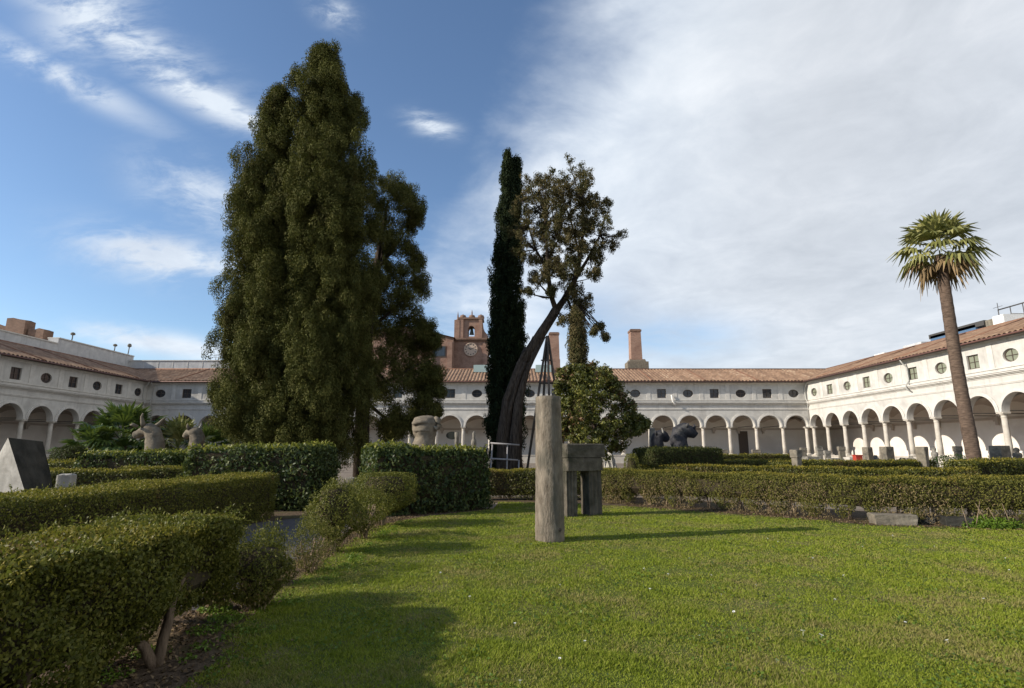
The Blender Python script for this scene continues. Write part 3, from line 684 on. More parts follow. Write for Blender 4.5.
# ------------------------------------------------------------------ hedges
def path_frame(path):
    P = np.array(path, float); seg = np.diff(P, axis=0); ln = np.linalg.norm(seg, axis=1); cum = np.concatenate([[0], np.cumsum(ln)])
    tang = seg / ln[:, None]
    def f(t):
        i = np.clip(np.searchsorted(cum, t, side='right') - 1, 0, len(ln) - 1)
        u = (t - cum[i])[:, None]
        pos = P[i] + tang[i] * u
        # soften corners
        w = np.clip((t - cum[i]) / ln[i], 0, 1); j = np.clip(i + np.where(w > .5, 1, -1), 0, len(ln) - 1)
        k = np.abs(w - .5)[:, None]
        tg = tang[i] * (1 - k) + tang[j] * k; tg /= np.linalg.norm(tg, axis=1, keepdims=True)
        return pos, tg
    return f, cum[-1]
def hedge(label, path, width, height, mat, leaf=.05, dens=900, base=.05, rough=.06, open_base=0., bush=.7, aspect=.5, spread=.7, depth=.07, group='clipped hedges of the garden beds', name='hedge', seed=1, top_flat=.6, core=True, stems=0, stem_mat='twig', sprigs=0, rb=.14, cat='hedge', tips=0, tip_mat='box_tip_sunlit', dry_low=0, vbush=False, z_top_var=.0, tall_leaf=None, ends=True):
    f, Ln = path_frame(path); hw = width / 2
    root = thing(name, label, cat, (path[0][0], path[0][1], 0), 0, group)
    org = np.array([path[0][0], path[0][1], 0])
    def place(t, per):                      # per: 0..1 round the section, left foot -> top -> right foot
        h = height - base; tot = 2*h + width; q = per * tot
        u = np.where(q < h, -hw, np.where(q < h + width, q - h - hw, hw)); v = np.where(q < h, q, np.where(q < h + width, h, tot - q))
        nu = np.where(q < h, -1., np.where(q < h + width, 0, 1)); nv = np.where((q >= h) & (q < h + width), 1., 0)
        return u, v, nu, nv
    area = Ln * (2*(height-base) + width) + 2*width*(height-base)
    n = int(area * dens); ne = int(2*width*(height-base) * dens) if ends else 0
    t = rng.uniform(0, Ln, n - ne); u, v, nu, nv = place(t, rng.uniform(0, 1, n - ne)); nt = np.zeros(n - ne)
    te = np.where(rng.random(ne) < .5, 0, Ln); t = np.concatenate([t, te]); nt = np.concatenate([nt, np.where(te == 0, -1., 1.)])
    u = np.concatenate([u, rng.uniform(-hw, hw, ne)]); v = np.concatenate([v, rng.uniform(0, height-base, ne)]); nu = np.concatenate([nu, np.zeros(ne)]); nv = np.concatenate([nv, np.zeros(ne)])
    # rounded edges
    du = np.maximum(np.abs(u) - (hw - rb), 0); dv = np.maximum(v - (height - base - rb), 0); dt = np.maximum(np.maximum(rb - t, t - (Ln - rb)), 0)
    ex = np.stack([du*np.sign(u), dv, dt*np.where(t < Ln/2, -1, 1)], 1); el = np.linalg.norm(ex, axis=1); over = np.where(el > rb, (el - rb)/np.maximum(el, 1e-6), 0)
    u = u - ex[:, 0]*over; v = v - ex[:, 1]*over; t = t - ex[:, 2]*over
    nl = np.stack([nu, nv, nt], 1) + ex / rb * .8; nl = unit(nl)
    dd = rng.exponential(depth, len(t)); 
    pos, tg = f(np.clip(t, 0, Ln)); nr = np.stack([-tg[:, 1], tg[:, 0]], 1)     # left normal; u<0 is the right side
    wob = np.stack([pos[:, 0], pos[:, 1], v], 1)
    nz = smooth_noise(wob, 3.2, seed) * rough + smooth_noise(wob, 10, seed+9, 2) * rough * .5
    nz = np.where(nl[:, 1] > .7, nz * top_flat, nz)
    off = nz - dd + np.where(rng.random(len(t)) < .06, rng.uniform(0, .05 + leaf*.6, len(t)), 0)
    zb = base
    keep = np.ones(len(t), bool)
    z = base + v
    if open_base > 0:
        ph = smooth_noise(np.stack([pos[:, 0], pos[:, 1], 0*v], 1), 2*math.pi/bush*.5, seed+3, 2)
        lim = base + open_base*(.55 + .9*ph)
        if vbush:
            bs_ = np.abs(np.sin(math.pi*t/bush + .6*ph)); lim = base + open_base*(1.75*(1-bs_)**.8 + .25*ph)
        keep = z > lim
        sq = np.clip((z - lim) / (height*.55), 0, 1); off = off - (1 - sq)**1.5 * hw * .35 * (np.abs(nl[:, 0]) > .4)
    uu = u + nl[:, 0]*off; zz = z + nl[:, 1]*off; tt = nl[:, 2]*off
    X = pos[:, 0] - nr[:, 0]*uu + tg[:, 0]*tt; Y = pos[:, 1] - nr[:, 1]*uu + tg[:, 1]*tt
    if z_top_var: zz = zz + z_top_var * smooth_noise(np.stack([pos[:, 0], pos[:, 1], 0*v], 1), 1.2, seed+5, 2) * (v / height)
    PP = np.stack([X, Y, zz], 1)[keep]
    NN = np.stack([-nr[:, 0]*nl[:, 0] + tg[:, 0]*nl[:, 2], -nr[:, 1]*nl[:, 0] + tg[:, 1]*nl[:, 2], nl[:, 1]], 1)[keep]
    V = leaf_verts(PP - org, NN + np.array([0, 0, .25]), leaf, leaf*aspect, spread, .35, .5)
    fo = raw_mesh('foliage', V, 4, mat, root)
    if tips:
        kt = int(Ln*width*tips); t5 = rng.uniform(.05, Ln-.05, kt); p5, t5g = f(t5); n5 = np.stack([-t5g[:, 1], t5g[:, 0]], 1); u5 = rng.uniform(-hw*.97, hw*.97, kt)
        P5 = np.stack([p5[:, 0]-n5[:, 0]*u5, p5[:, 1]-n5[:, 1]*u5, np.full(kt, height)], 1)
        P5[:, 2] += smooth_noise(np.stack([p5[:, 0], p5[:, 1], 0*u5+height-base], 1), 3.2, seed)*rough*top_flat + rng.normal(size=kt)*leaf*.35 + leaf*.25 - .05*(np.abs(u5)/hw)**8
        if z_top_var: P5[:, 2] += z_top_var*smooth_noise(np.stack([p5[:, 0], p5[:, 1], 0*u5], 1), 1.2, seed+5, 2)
        raw_mesh('sunlit_young_foliage', leaf_verts(P5 - org, np.tile([0, 0, 1.], (kt, 1)), leaf, leaf*aspect, .8, .45, .8), 4, tip_mat, root)  # layer of young leaves on top, coloured as if yellow-lit
    if dry_low:
        kd = int(Ln*2*height*dry_low); t6 = rng.uniform(0, Ln, kd); p6, t6g = f(t6); n6 = np.stack([-t6g[:, 1], t6g[:, 0]], 1); z6 = base + (height-base)*rng.random(kd)**1.2*.85
        sgn = np.where(rng.random(kd) < .7, 1, -1); u6 = sgn*(hw*(.62+.38*np.clip(z6/height*1.6, 0, 1)) + rng.normal(size=kd)*.025)
        P6 = np.stack([p6[:, 0]-n6[:, 0]*u6, p6[:, 1]-n6[:, 1]*u6, z6], 1)
        k6 = smooth_noise(np.stack([p6[:, 0], p6[:, 1], z6*.6], 1), 4.4, seed+21, 2) > -.05 + 1.2*(z6/height - .45)
        N6 = np.stack([-n6[:, 0]*sgn, -n6[:, 1]*sgn, .2+0*sgn], 1)
        raw_mesh('dry_foliage', leaf_verts(P6[k6] - org, N6[k6], leaf*1.35, leaf*.35, .8, .5, .9), 4, 'tan_leaf', root)
    if sprigs:                               # young shoots standing out of the trimmed top
        k = sprigs; ts = rng.uniform(.1, Ln-.1, k); p2, tg2 = f(ts); nr2 = np.stack([-tg2[:, 1], tg2[:, 0]], 1); us = rng.uniform(-hw, hw, k)
        Ps, Ns = [], []
        for i in range(k):
            hgt = rng.uniform(.03, .12); b0 = np.array([p2[i, 0]-nr2[i, 0]*us[i], p2[i, 1]-nr2[i, 1]*us[i], height-.02]) - org
            lean = rng.normal(size=2)*.25
            for q in np.linspace(0, 1, 7): Ps.append(b0 + np.array([lean[0]*hgt*q, lean[1]*hgt*q, hgt*q]) + rng.normal(size=3)*.008); Ns.append([rng.normal(), rng.normal(), 1.])
        raw_mesh('shoot_foliage', leaf_verts(np.array(Ps), unit(np.array(Ns)), leaf, leaf*aspect, .6, .5, .8), 4, mat, root)
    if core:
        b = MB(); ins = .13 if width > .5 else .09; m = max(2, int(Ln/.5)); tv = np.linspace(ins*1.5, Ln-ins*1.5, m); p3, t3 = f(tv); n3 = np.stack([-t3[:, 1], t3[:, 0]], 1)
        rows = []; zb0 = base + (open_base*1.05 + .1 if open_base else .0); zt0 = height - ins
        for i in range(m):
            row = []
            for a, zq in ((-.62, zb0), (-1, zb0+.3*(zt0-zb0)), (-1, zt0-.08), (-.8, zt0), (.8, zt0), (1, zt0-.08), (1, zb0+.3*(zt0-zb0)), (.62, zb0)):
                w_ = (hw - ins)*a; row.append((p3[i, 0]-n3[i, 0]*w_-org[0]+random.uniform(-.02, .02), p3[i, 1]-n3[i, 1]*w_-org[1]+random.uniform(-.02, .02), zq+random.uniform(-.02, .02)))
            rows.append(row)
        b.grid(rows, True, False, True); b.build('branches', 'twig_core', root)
    if stems:
        for i in range(stems):
            tt0 = (i + .5 + random.uniform(-.3, .3)) * Ln / stems
            p4, t4 = f(np.array([tt0])); n4 = np.array([-t4[0, 1], t4[0, 0]]); b = MB()
            for q in range(random.choice((2, 3, 3, 4))):
                o0 = np.array([p4[0, 0], p4[0, 1]]) + n4*random.uniform(-.12, .12) + t4[0]*random.uniform(-.08, .08)
                d1 = n4*random.uniform(-.25, .25) + t4[0]*random.uniform(-.3, .3)
                pts = [(o0[0]+d1[0]*k*k+random.uniform(-.015, .015)-org[0], o0[1]+d1[1]*k*k+random.uniform(-.015, .015)-org[1], -.02+k*min(.7, height*.72)) for k in (0, .25, .5, .75, 1)]
                r0 = random.uniform(.012, .024); b.tube(pts, [r0*1.3, r0, r0*.9, r0*.8, r0*.5], 5)
            b.build('stem', stem_mat, root)
    return root

# near box hedges along the gravel path
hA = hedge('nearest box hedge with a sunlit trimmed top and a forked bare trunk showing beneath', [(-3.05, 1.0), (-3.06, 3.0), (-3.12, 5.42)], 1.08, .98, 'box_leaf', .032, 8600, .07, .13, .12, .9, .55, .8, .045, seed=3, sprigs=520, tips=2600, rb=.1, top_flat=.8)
b = MB()
def gnarled(b, base, tops, r0):
    for tp in tops:
        n = 6; pts = []
        for k in range(n+1):
            q = k/n; pts.append((base[0]+(tp[0]-base[0])*q**1.3+random.uniform(-.012, .012), base[1]+(tp[1]-base[1])*q**1.3+random.uniform(-.012, .012), base[2]+(tp[2]-base[2])*q))
        b.tube(pts, [r0*(1.25-.75*k/n) for k in range(n+1)], 8, .12)
def hedge_trunk(root, base, tops, r0):
    o = Vector(root.location); b = MB(); gnarled(b, Vector(base)-o, [Vector(t)-o for t in tops], r0); return b.build('trunk', 'twig_bark', root)
hedge_trunk(hA, (-2.66, 4.42, -.02), [(-2.98, 4.15, .5), (-2.62, 4.55, .6), (-2.75, 4.75, .6)], .034)
hedge_trunk(hA, (-2.8, 3.2, -.02), [(-3.1, 2.9, .6), (-2.65, 3.4, .6), (-2.8, 3.1, .65)], .04)
hedge_trunk(hA, (-3.0, 2.3, -.02), [(-3.2, 2.0, .6), (-2.8, 2.5, .6)], .04)
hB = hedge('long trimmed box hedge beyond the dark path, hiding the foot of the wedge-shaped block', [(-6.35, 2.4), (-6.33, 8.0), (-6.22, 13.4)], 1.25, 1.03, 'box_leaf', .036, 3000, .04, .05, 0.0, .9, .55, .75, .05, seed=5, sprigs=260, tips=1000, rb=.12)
# laurel hedges round the fountain court
def laurel(label, path, w, h, seed, dens=620, **k):
    return hedge(label, path, w, h, 'laurel_leaf', .115, dens, .03, .11, 0, 1, .48, .75, .09, 'tall glossy laurel hedges', 'laurel_hedge', seed, rb=.28, sprigs=0, z_top_var=.05, tips=110, tip_mat='laurel_tip_sunlit', **k)
laurel('tall glossy laurel hedge in front of the big twin-topped cypress', [(-5.25, 15.75), (-8.75, 15.65)], 2.3, 1.70, 11)
laurel('tall glossy laurel hedge behind the small flat-topped box bush', [(-.98, 15.85), (-2.4, 14.75), (-3.75, 13.9)], 1.5, 1.62, 12)
laurel('low glossy laurel hedge below the two pale bull heads', [(-10.9, 18.7), (-14.2, 18.5)], 1.6, 1.50, 13, 560)
# the row along the lawn border
def bush(label, c, rx, ry, z0, z1, mat, leaf, dens, name='box_shrub', seed=1, flat=False, ragged=0, dry=False, trunk=True, hollow=.0, group='box shrubs along the lawn border', core=True, aspect=.5):
    root = thing(name, label, 'shrub', (c[0], c[1], 0), 0, group)
    h = z1 - z0; area = 4*math.pi*((rx*ry)**1.6/3 + (rx*h/2)**1.6/3 + (ry*h/2)**1.6/3)**(1/1.6); n = int(area*dens)
    d = unit(rng.normal(size=(n, 3))); e = 3.2 if flat else 2.2
    rr = (np.abs(d)**e).sum(1)**(-1/e)
    k = 1 + (.13+ragged)*smooth_noise(d*np.array([rx, ry, h/2]), 6, seed) + (.06+ragged*.7)*smooth_noise(d, 9, seed+1)
    rad = rr*k*(1 - rng.exponential(.09, n).clip(0, .8))
    P = d*rad[:, None]*np.array([rx, ry, h/2]); P[:, 2] += (z0+z1)/2
    if hollow: 
        kp = smooth_noise(P, 7, seed+4) > hollow - .9; P, d = P[kp], d[kp]
    if flat: P[:, 2] = np.where(P[:, 2] > z1-.02, z1-.02+(P[:, 2]-z1+.02)*.25, P[:, 2])
    taper = np.clip((P[:, 2]-z0)/h*1.7+.35, .3, 1); P[:, :2] *= taper[:, None]
    raw_mesh('foliage', leaf_verts(P, d+np.array([0, 0, .3]), leaf, leaf*aspect, .8, .35, .6), 4, mat, root)
    if ragged:                                 # shoots growing out of the crown
        Ps, Ns = [], []
        for i in range(int(26*ragged/.2)):
            a = random.uniform(0, 6.28); q = random.random()**.5*.8; b0 = np.array([rx*q*math.cos(a), ry*q*math.sin(a), z1 - h*(.12+.35*q*q)]); ln = random.uniform(.10, .26); le = rng.normal(size=2)*.22
            for f_ in np.linspace(0, 1, 14): Ps.append(b0 + np.array([le[0]*ln*f_, le[1]*ln*f_, ln*f_]) + rng.normal(size=3)*.012); Ns.append([rng.normal(), rng.normal(), .7])
        raw_mesh('shoot_foliage', leaf_verts(np.array(Ps), unit(np.array(Ns)), leaf, leaf*.5, .6, .5, .9), 4, mat, root)
        m_ = int(520*ragged/.2); a = rng.random(m_)*6.283; zq = z0 + rng.random(m_)*h*.55; rq = (.45+.5*(zq-z0)/h)*(1+.2*rng.normal(size=m_))
        raw_mesh('dry_foliage', leaf_verts(np.stack([rx*rq*np.cos(a), ry*rq*np.sin(a), zq], 1), np.stack([np.cos(a), np.sin(a), 0*a+.2], 1), leaf*1.3, leaf*.4, .8, .5, .9), 4, 'tan_leaf', root)
    if core:
        b = MB(); b.lathe([(.05, z0+.1*h), (min(rx, ry)*.45, z0+.35*h), (min(rx, ry)*.66, z0+.6*h), (min(rx, ry)*.5, z1-.13*h), (.05, z1-.1*h)], 0, 0, 10)
        b.v = [(x*rx/min(rx, ry), y*ry/min(rx, ry), z) for x, y, z in b.v]
        b.build('branches', 'twig_core', root)
    if trunk:
        b = MB()
        for q in range(5):
            a = random.uniform(0, 6.28); gnarled(b, (.06*math.cos(a), .06*math.sin(a), -.02), [(rx*.55*math.cos(a), ry*.55*math.sin(a), z0+.62*h)], .018)
        b.build('trunk', 'twig', root)
    return root
bush('small flat-topped box bush at the end of the border row, before the laurel hedge', (-2.75, 12.0), .70, .62, .22, 1.12, 'box_leaf', .034, 3600, seed=21, flat=True, ragged=.06)
bush('upright ragged box bush with green shoots on top and brown twigs below', (-2.85, 9.0), .40, .55, .10, 1.08, 'box_leaf', .032, 4600, seed=22, hollow=.25, ragged=.22)
bush('sparse half-dead box bush of brown twigs between the upright bush and the round dark bush', (-2.68, 7.6), .30, .45, .04, .66, 'box_dry', .024, 2600, seed=23, ragged=.3, hollow=.3, core=False)
bush('thin box seedling with pale green shoots beside the dark path', (-2.95, 6.9), .24, .3, .05, .62, 'box_leaf', .03, 2600, seed=24, ragged=.3, hollow=.4, core=False)
bush('brown dry box bush behind the upright ragged bush', (-2.72, 10.3), .42, .55, .1, .88, 'box_leaf', .03, 3800, seed=25, ragged=.25, hollow=.4, core=False)
bush('round dark box bush close to the trunk of the nearest hedge', (-2.62, 5.9), .34, .40, .03, .66, 'box_leaf', .03, 5200, seed=26, ragged=.12)
bush('loose box shoots standing in the gap beyond the nearest hedge', (-3.0, 5.85), .26, .25, .1, .90, 'box_leaf', .03, 2600, seed=27, ragged=.3, hollow=.5, core=False)

# hedges of the sunny side
G2 = 'clipped hedges of the garden beds'
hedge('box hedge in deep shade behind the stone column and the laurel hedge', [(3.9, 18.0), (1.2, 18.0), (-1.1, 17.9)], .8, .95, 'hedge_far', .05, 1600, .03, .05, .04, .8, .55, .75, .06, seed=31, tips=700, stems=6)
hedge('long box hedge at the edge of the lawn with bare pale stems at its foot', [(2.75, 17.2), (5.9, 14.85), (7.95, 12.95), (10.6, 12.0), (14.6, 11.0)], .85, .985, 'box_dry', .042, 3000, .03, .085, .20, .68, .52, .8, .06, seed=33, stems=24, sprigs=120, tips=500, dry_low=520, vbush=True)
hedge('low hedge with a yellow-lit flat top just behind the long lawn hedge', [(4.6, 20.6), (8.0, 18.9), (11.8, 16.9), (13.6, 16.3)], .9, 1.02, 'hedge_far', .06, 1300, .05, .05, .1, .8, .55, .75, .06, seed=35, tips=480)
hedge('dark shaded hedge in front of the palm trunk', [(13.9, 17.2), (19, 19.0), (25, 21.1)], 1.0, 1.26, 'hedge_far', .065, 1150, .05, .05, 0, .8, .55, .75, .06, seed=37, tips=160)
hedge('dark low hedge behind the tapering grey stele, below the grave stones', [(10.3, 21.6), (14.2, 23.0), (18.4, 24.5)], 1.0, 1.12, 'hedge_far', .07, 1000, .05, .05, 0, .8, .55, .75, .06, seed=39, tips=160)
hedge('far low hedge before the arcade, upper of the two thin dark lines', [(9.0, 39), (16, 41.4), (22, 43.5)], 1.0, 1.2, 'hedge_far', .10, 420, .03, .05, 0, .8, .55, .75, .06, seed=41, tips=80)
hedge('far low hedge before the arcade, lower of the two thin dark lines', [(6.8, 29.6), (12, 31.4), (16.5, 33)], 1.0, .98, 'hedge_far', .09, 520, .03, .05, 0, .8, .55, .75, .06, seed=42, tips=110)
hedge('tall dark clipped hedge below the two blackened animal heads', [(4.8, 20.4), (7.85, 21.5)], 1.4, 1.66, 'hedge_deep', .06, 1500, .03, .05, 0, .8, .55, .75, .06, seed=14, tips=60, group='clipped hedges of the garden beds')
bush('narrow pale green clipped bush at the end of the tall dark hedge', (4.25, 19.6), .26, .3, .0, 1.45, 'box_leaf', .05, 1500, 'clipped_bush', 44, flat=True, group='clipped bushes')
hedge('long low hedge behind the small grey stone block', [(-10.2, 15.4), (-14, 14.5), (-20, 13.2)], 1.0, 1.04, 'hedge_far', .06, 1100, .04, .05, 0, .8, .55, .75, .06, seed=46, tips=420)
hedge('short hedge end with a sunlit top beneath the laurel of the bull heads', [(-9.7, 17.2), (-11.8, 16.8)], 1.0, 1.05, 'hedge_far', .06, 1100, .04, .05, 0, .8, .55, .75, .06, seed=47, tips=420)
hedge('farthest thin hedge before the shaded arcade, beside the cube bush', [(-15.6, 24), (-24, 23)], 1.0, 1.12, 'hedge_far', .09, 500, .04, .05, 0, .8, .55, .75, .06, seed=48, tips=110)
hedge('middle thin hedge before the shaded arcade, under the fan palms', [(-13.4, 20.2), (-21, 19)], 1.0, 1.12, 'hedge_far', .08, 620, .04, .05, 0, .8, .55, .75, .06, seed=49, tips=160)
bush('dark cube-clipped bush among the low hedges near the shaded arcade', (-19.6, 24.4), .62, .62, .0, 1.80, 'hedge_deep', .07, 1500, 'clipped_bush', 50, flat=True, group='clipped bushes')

# ------------------------------------------------------------------ trees
def sprays(clumps, L, W, per, up=.9, shell=.35):
    """clumps: rows x,y,z,rx,ry,rz  -> leaf faces covering each clump"""
    Cc = np.asarray(clumps, float); n = len(Cc)
    cnt = np.maximum(8, (per * (Cc[:, 3]*Cc[:, 5])/np.mean(Cc[:, 3]*Cc[:, 5])).astype(int)); idx = np.repeat(np.arange(n), cnt)
    d = unit(rng.normal(size=(len(idx), 3)))
    k = 1 + .16*smooth_noise(d*3 + Cc[idx, :3]*1.7, 2.2, 77, 2)
    rad = k*(1 - rng.exponential(shell*.5, len(idx)).clip(0, .9))
    P = Cc[idx, :3] + d*rad[:, None]*Cc[idx, 3:6]
    return leaf_verts(P, d + np.array([0, 0, .15]), L, W, .30, .18, 1.8*up)
def tufts(lobes, k, tr, elong=1.35, shell=.9, inside_=.25):
    out = []
    for (x, y, z, rx, ry, rz) in lobes:
        m = max(4, int(k*random.uniform(.8, 1.2)))
        for q in range(m):
            v = Vector((random.gauss(0, 1), random.gauss(0, 1), random.gauss(0, 1) + .25)).normalized(); f = shell*random.uniform(.82, 1.08) if random.random() > inside_ else random.uniform(.2, .7)
            r = tr*random.uniform(.65, 1.35); out.append((x+v.x*rx*f, y+v.y*ry*f, z+v.z*rz*f, r, r, r*elong))
    return out
def crown(root, clumps, mat, L=.2, W=.075, per=220, up=.9, shell=.35, name='crown'):
    org = np.array(root.location); V = sprays(clumps, L, W, per, up, shell) - org
    return raw_mesh(name, V, 4, mat, root)
def limb(root, pts, rad, mat, name='limb', n=8, wob=.12):
    o = Vector(root.location); b = MB(); b.tube([Vector(p)-o for p in pts], rad, n, wob); return b.build(name, mat, root)
def column_clumps(axis_px, Y, size=(.42, .75), dens=1.0, jit=.25, inner=.25, elong=1.5):
    """crown built as a stack of sprays round an axis: axis_px rows (x, y, half width px)"""
    out = []
    pts = []
    for (x, y, w) in axis_px:
        p = at(x, y, Y); t = ray(x, y); pts.append((p.x, p.z, w*(Y/t.y)/FPX))
    pts.sort(key=lambda q: q[1]); zs = [p[1] for p in pts]
    z = zs[0]
    while z < zs[-1]:
        cx = np.interp(z, zs, [p[0] for p in pts]); r = np.interp(z, zs, [p[2] for p in pts])
        s = random.uniform(*size); s = min(s, max(r*.75, .22))
        r = r*.93 - .10*s; m = max(3, int(2*math.pi*max(r-.3*s, .1)/(s*1.25)*dens)); a0 = random.uniform(0, 6.28)
        for q in range(m):
            a = a0 + 2*math.pi*q/m + random.uniform(-.25, .25); ss = random.uniform(.72, 1.28)*s
            rr = max(r - ss*.85 + random.uniform(-jit, jit)*min(1, r), 0)
            out.append((cx + rr*math.cos(a), Y + rr*math.sin(a), z + random.uniform(-.5, .5)*s, ss, ss, ss*elong*random.uniform(.8, 1.25)))
        k = int(inner*m)
        for q in range(k):
            a = random.uniform(0, 6.28); rr = r*random.uniform(.1, .55)
            out.append((cx + rr*math.cos(a), Y + rr*math.sin(a), z, s*1.1, s*1.1, s*1.5))
        z += s*elong*.62
    return out
# the great twin-topped cypress
Yc = 22.5
t = thing('cypress_tree', 'huge broad dark green cypress with a twin top, tallest tree of the garden', 'tree', (at(308, 440, Yc).x, Yc, 0), 0, 'old cypresses round the fountain')
limb(t, [(t.location.x, Yc, -.1), (t.location.x-.1, Yc, 5), at(318, 200, Yc), at(322, 60, Yc)], [.6, .5, .34, .05], 'bark', 'trunk', 10)
limb(t, [(t.location.x-.2, Yc-.1, .8), at(280, 330, Yc), at(276, 200, Yc), at(280, 105, Yc)], [.4, .32, .2, .04], 'bark', 'trunk', 8)
cl = column_clumps([(322, 57, 7), (322, 68, 16), (324, 90, 26), (328, 110, 34), (328, 150, 40), (326, 200, 46), (322, 260, 52), (320, 330, 56), (318, 400, 54), (316, 440, 46)], Yc, jit=.62, size=(.48, .95), elong=1.7)
cl += column_clumps([(280, 99, 5), (278, 112, 14), (274, 130, 24), (272, 170, 31), (270, 210, 34), (268, 260, 38), (264, 320, 44), (262, 370, 43), (262, 410, 40), (264, 440, 32)], Yc - .2, jit=.62, size=(.48, .95), elong=1.7)
crown(t, tufts(cl, 20, .23, 1.6, .88), 'cypress_leaf', .088, .036, 175, .9, .4)
# open cypress behind it
Yo = 25.5
t = thing('cypress_tree', 'open-crowned cypress of separate dark clumps growing beside the huge twin-topped one', 'tree', (at(362, 440, Yo).x, Yo, 0), 0, 'old cypresses round the fountain')
limb(t, [(t.location.x, Yo, -.1), at(362, 420, Yo), at(366, 350, Yo), at(376, 270, Yo), at(388, 200, Yo)], [.36, .33, .26, .16, .05], 'bark', 'trunk', 10)
cl = []
for (x, y, r, dy) in ((388, 188, 13, 0), (404, 190, 13, .3), (376, 200, 13, -.4), (414, 204, 11, .2), (398, 208, 15, -.6), (382, 222, 16, .4), (406, 226, 15, .5), (416, 218, 9, 0), (396, 240, 14, -.5), (378, 246, 15, .3), (410, 250, 11, 0),
                     (388, 262, 16, .7), (408, 272, 14, -.3), (416, 264, 8, .4), (376, 276, 16, -.5), (396, 284, 15, .2), (414, 288, 11, .3), (384, 300, 16, .6), (404, 304, 14, -.6), (376, 318, 18, .2), (394, 324, 16, .7), (414, 322, 13, .1), (425, 328, 10, -.2), (432, 340, 8, 0),
                     (384, 342, 18, -.5), (404, 344, 16, .4), (420, 350, 14, .3), (374, 360, 17, .5), (394, 364, 17, -.3), (412, 370, 16, .5), (428, 368, 11, -.1), (434, 378, 8, .2), (424, 390, 13, .3), (436, 392, 6, 0), (404, 388, 14, -.5), (416, 402, 12, .3), (430, 404, 9, 0), (420, 416, 9, .2), (434, 412, 5, 0), (396, 420, 12, -.3), (408, 424, 11, .4), (396, 434, 9, .1), (386, 428, 9, .2), (378, 392, 12, .6), (370, 384, 14, -.4), (368, 330, 14, .8), (370, 300, 14, .8)):
    p = at(x, y, Yo + dy*1.6); s = r/FPX*(Yo/ray(x, y).y)
    for q in range(4):
        cl.append((p.x + random.uniform(-.5, .5)*s, p.y + random.uniform(-1.2, 1.2)*s, p.z + random.uniform(-.5, .5)*s, s*.88, s*.88, s*.94))
crown(t, tufts(cl, 9, .24, 1.2, .85), 'cypress_leaf', .088, .036, 150, .7, .45)
for (a, c_) in (((364, 390), (425, 360)), ((366, 360), (404, 395)), ((368, 330), (412, 290)), ((376, 270), (410, 225)), ((364, 400), (400, 425)), ((372, 300), (385, 240))):
    p, q = at(*a, Yo), at(*c_, Yo+.3); limb(t, [p, p.lerp(q, .5)+Vector((0, 0, -.15)), q], [.10, .07, .02], 'bark', 'limb', 6)
# slim dark cypress
Ys = 27.0
t = thing('cypress_tree', 'slim black-green columnar cypress standing behind the leaning old trunk', 'tree', (at(500, 450, Ys).x, Ys, 0), 0, 'old cypresses round the fountain')
limb(t, [(t.location.x, Ys, -.1), at(503, 300, Ys), at(508, 175, Ys)], [.35, .2, .03], 'bark', 'trunk', 8)
cl = column_clumps([(508, 156, 1.5), (507, 175, 6), (507, 200, 10), (506, 240, 14), (507, 290, 18.5), (507, 340, 21), (506, 390, 21.5), (505, 430, 21), (504, 466, 19)], Ys, (.30, .46), 1.0, .10, .2, 2.0)
cl += column_clumps([(516, 162, 1.5), (516, 180, 5), (515, 215, 7), (514, 260, 8)], Ys+.3, (.25, .4), 1.0, .08, .2, 2.0)
crown(t, tufts(cl, 9, .15, 2.0, .95), 'cypress_dark', .13, .045, 60, 1.6, .5)
# slim cypress beyond the magnolia
Yk = 34.0
t = thing('cypress_tree', 'short slim cypress beyond the magnolia, against the sky between the two chimneys', 'tree', (at(578, 440, Yk).x, Yk, 0), 0, 'old cypresses round the fountain')
limb(t, [(t.location.x, Yk, -.1), at(578, 320, Yk)], [.3, .04], 'bark', 'trunk', 8)
crown(t, column_clumps([(577, 302, 3), (577, 314, 9), (578, 330, 11), (578, 350, 11.5), (577, 380, 12), (577, 440, 10)], Yk, (.35, .55), 1.0, .15, .2, 1.7), 'cypress_brown', .16, .06, 330, 1.3)
# the old leaning cypress
Yl = 23.5
t = thing('leaning_tree', 'old leaning cypress with a thick split trunk and a thin brownish crown', 'tree', (at(513, 470, Yl).x, Yl, 0), 0, 'old cypresses round the fountain')
A = lambda x, y, dy=0: at(x, y, Yl+dy)
g0 = Vector((t.location.x, Yl, -.15))
limb(t, [g0+Vector((-.15, 0, 0)), A(509, 450), A(511, 415), A(517, 382), A(528, 354), A(542, 332), A(556, 310)], [.36, .28, .25, .23, .22, .21, .20], 'bark', 'trunk', 16, .18)
limb(t, [g0+Vector((.25, -.35, 0)), A(515, 440, -.4), A(518, 405, -.3), A(526, 372, -.2), A(543, 336)], [.22, .18, .16, .14, .12], 'bark', 'trunk', 10, .25)
limb(t, [g0+Vector((-.1, -.2, 0)), A(503, 440, -.3), A(507, 400, -.2), A(520, 365, -.1), A(527, 348)], [.30, .25, .20, .15, .12], 'bark', 'trunk', 10, .25)
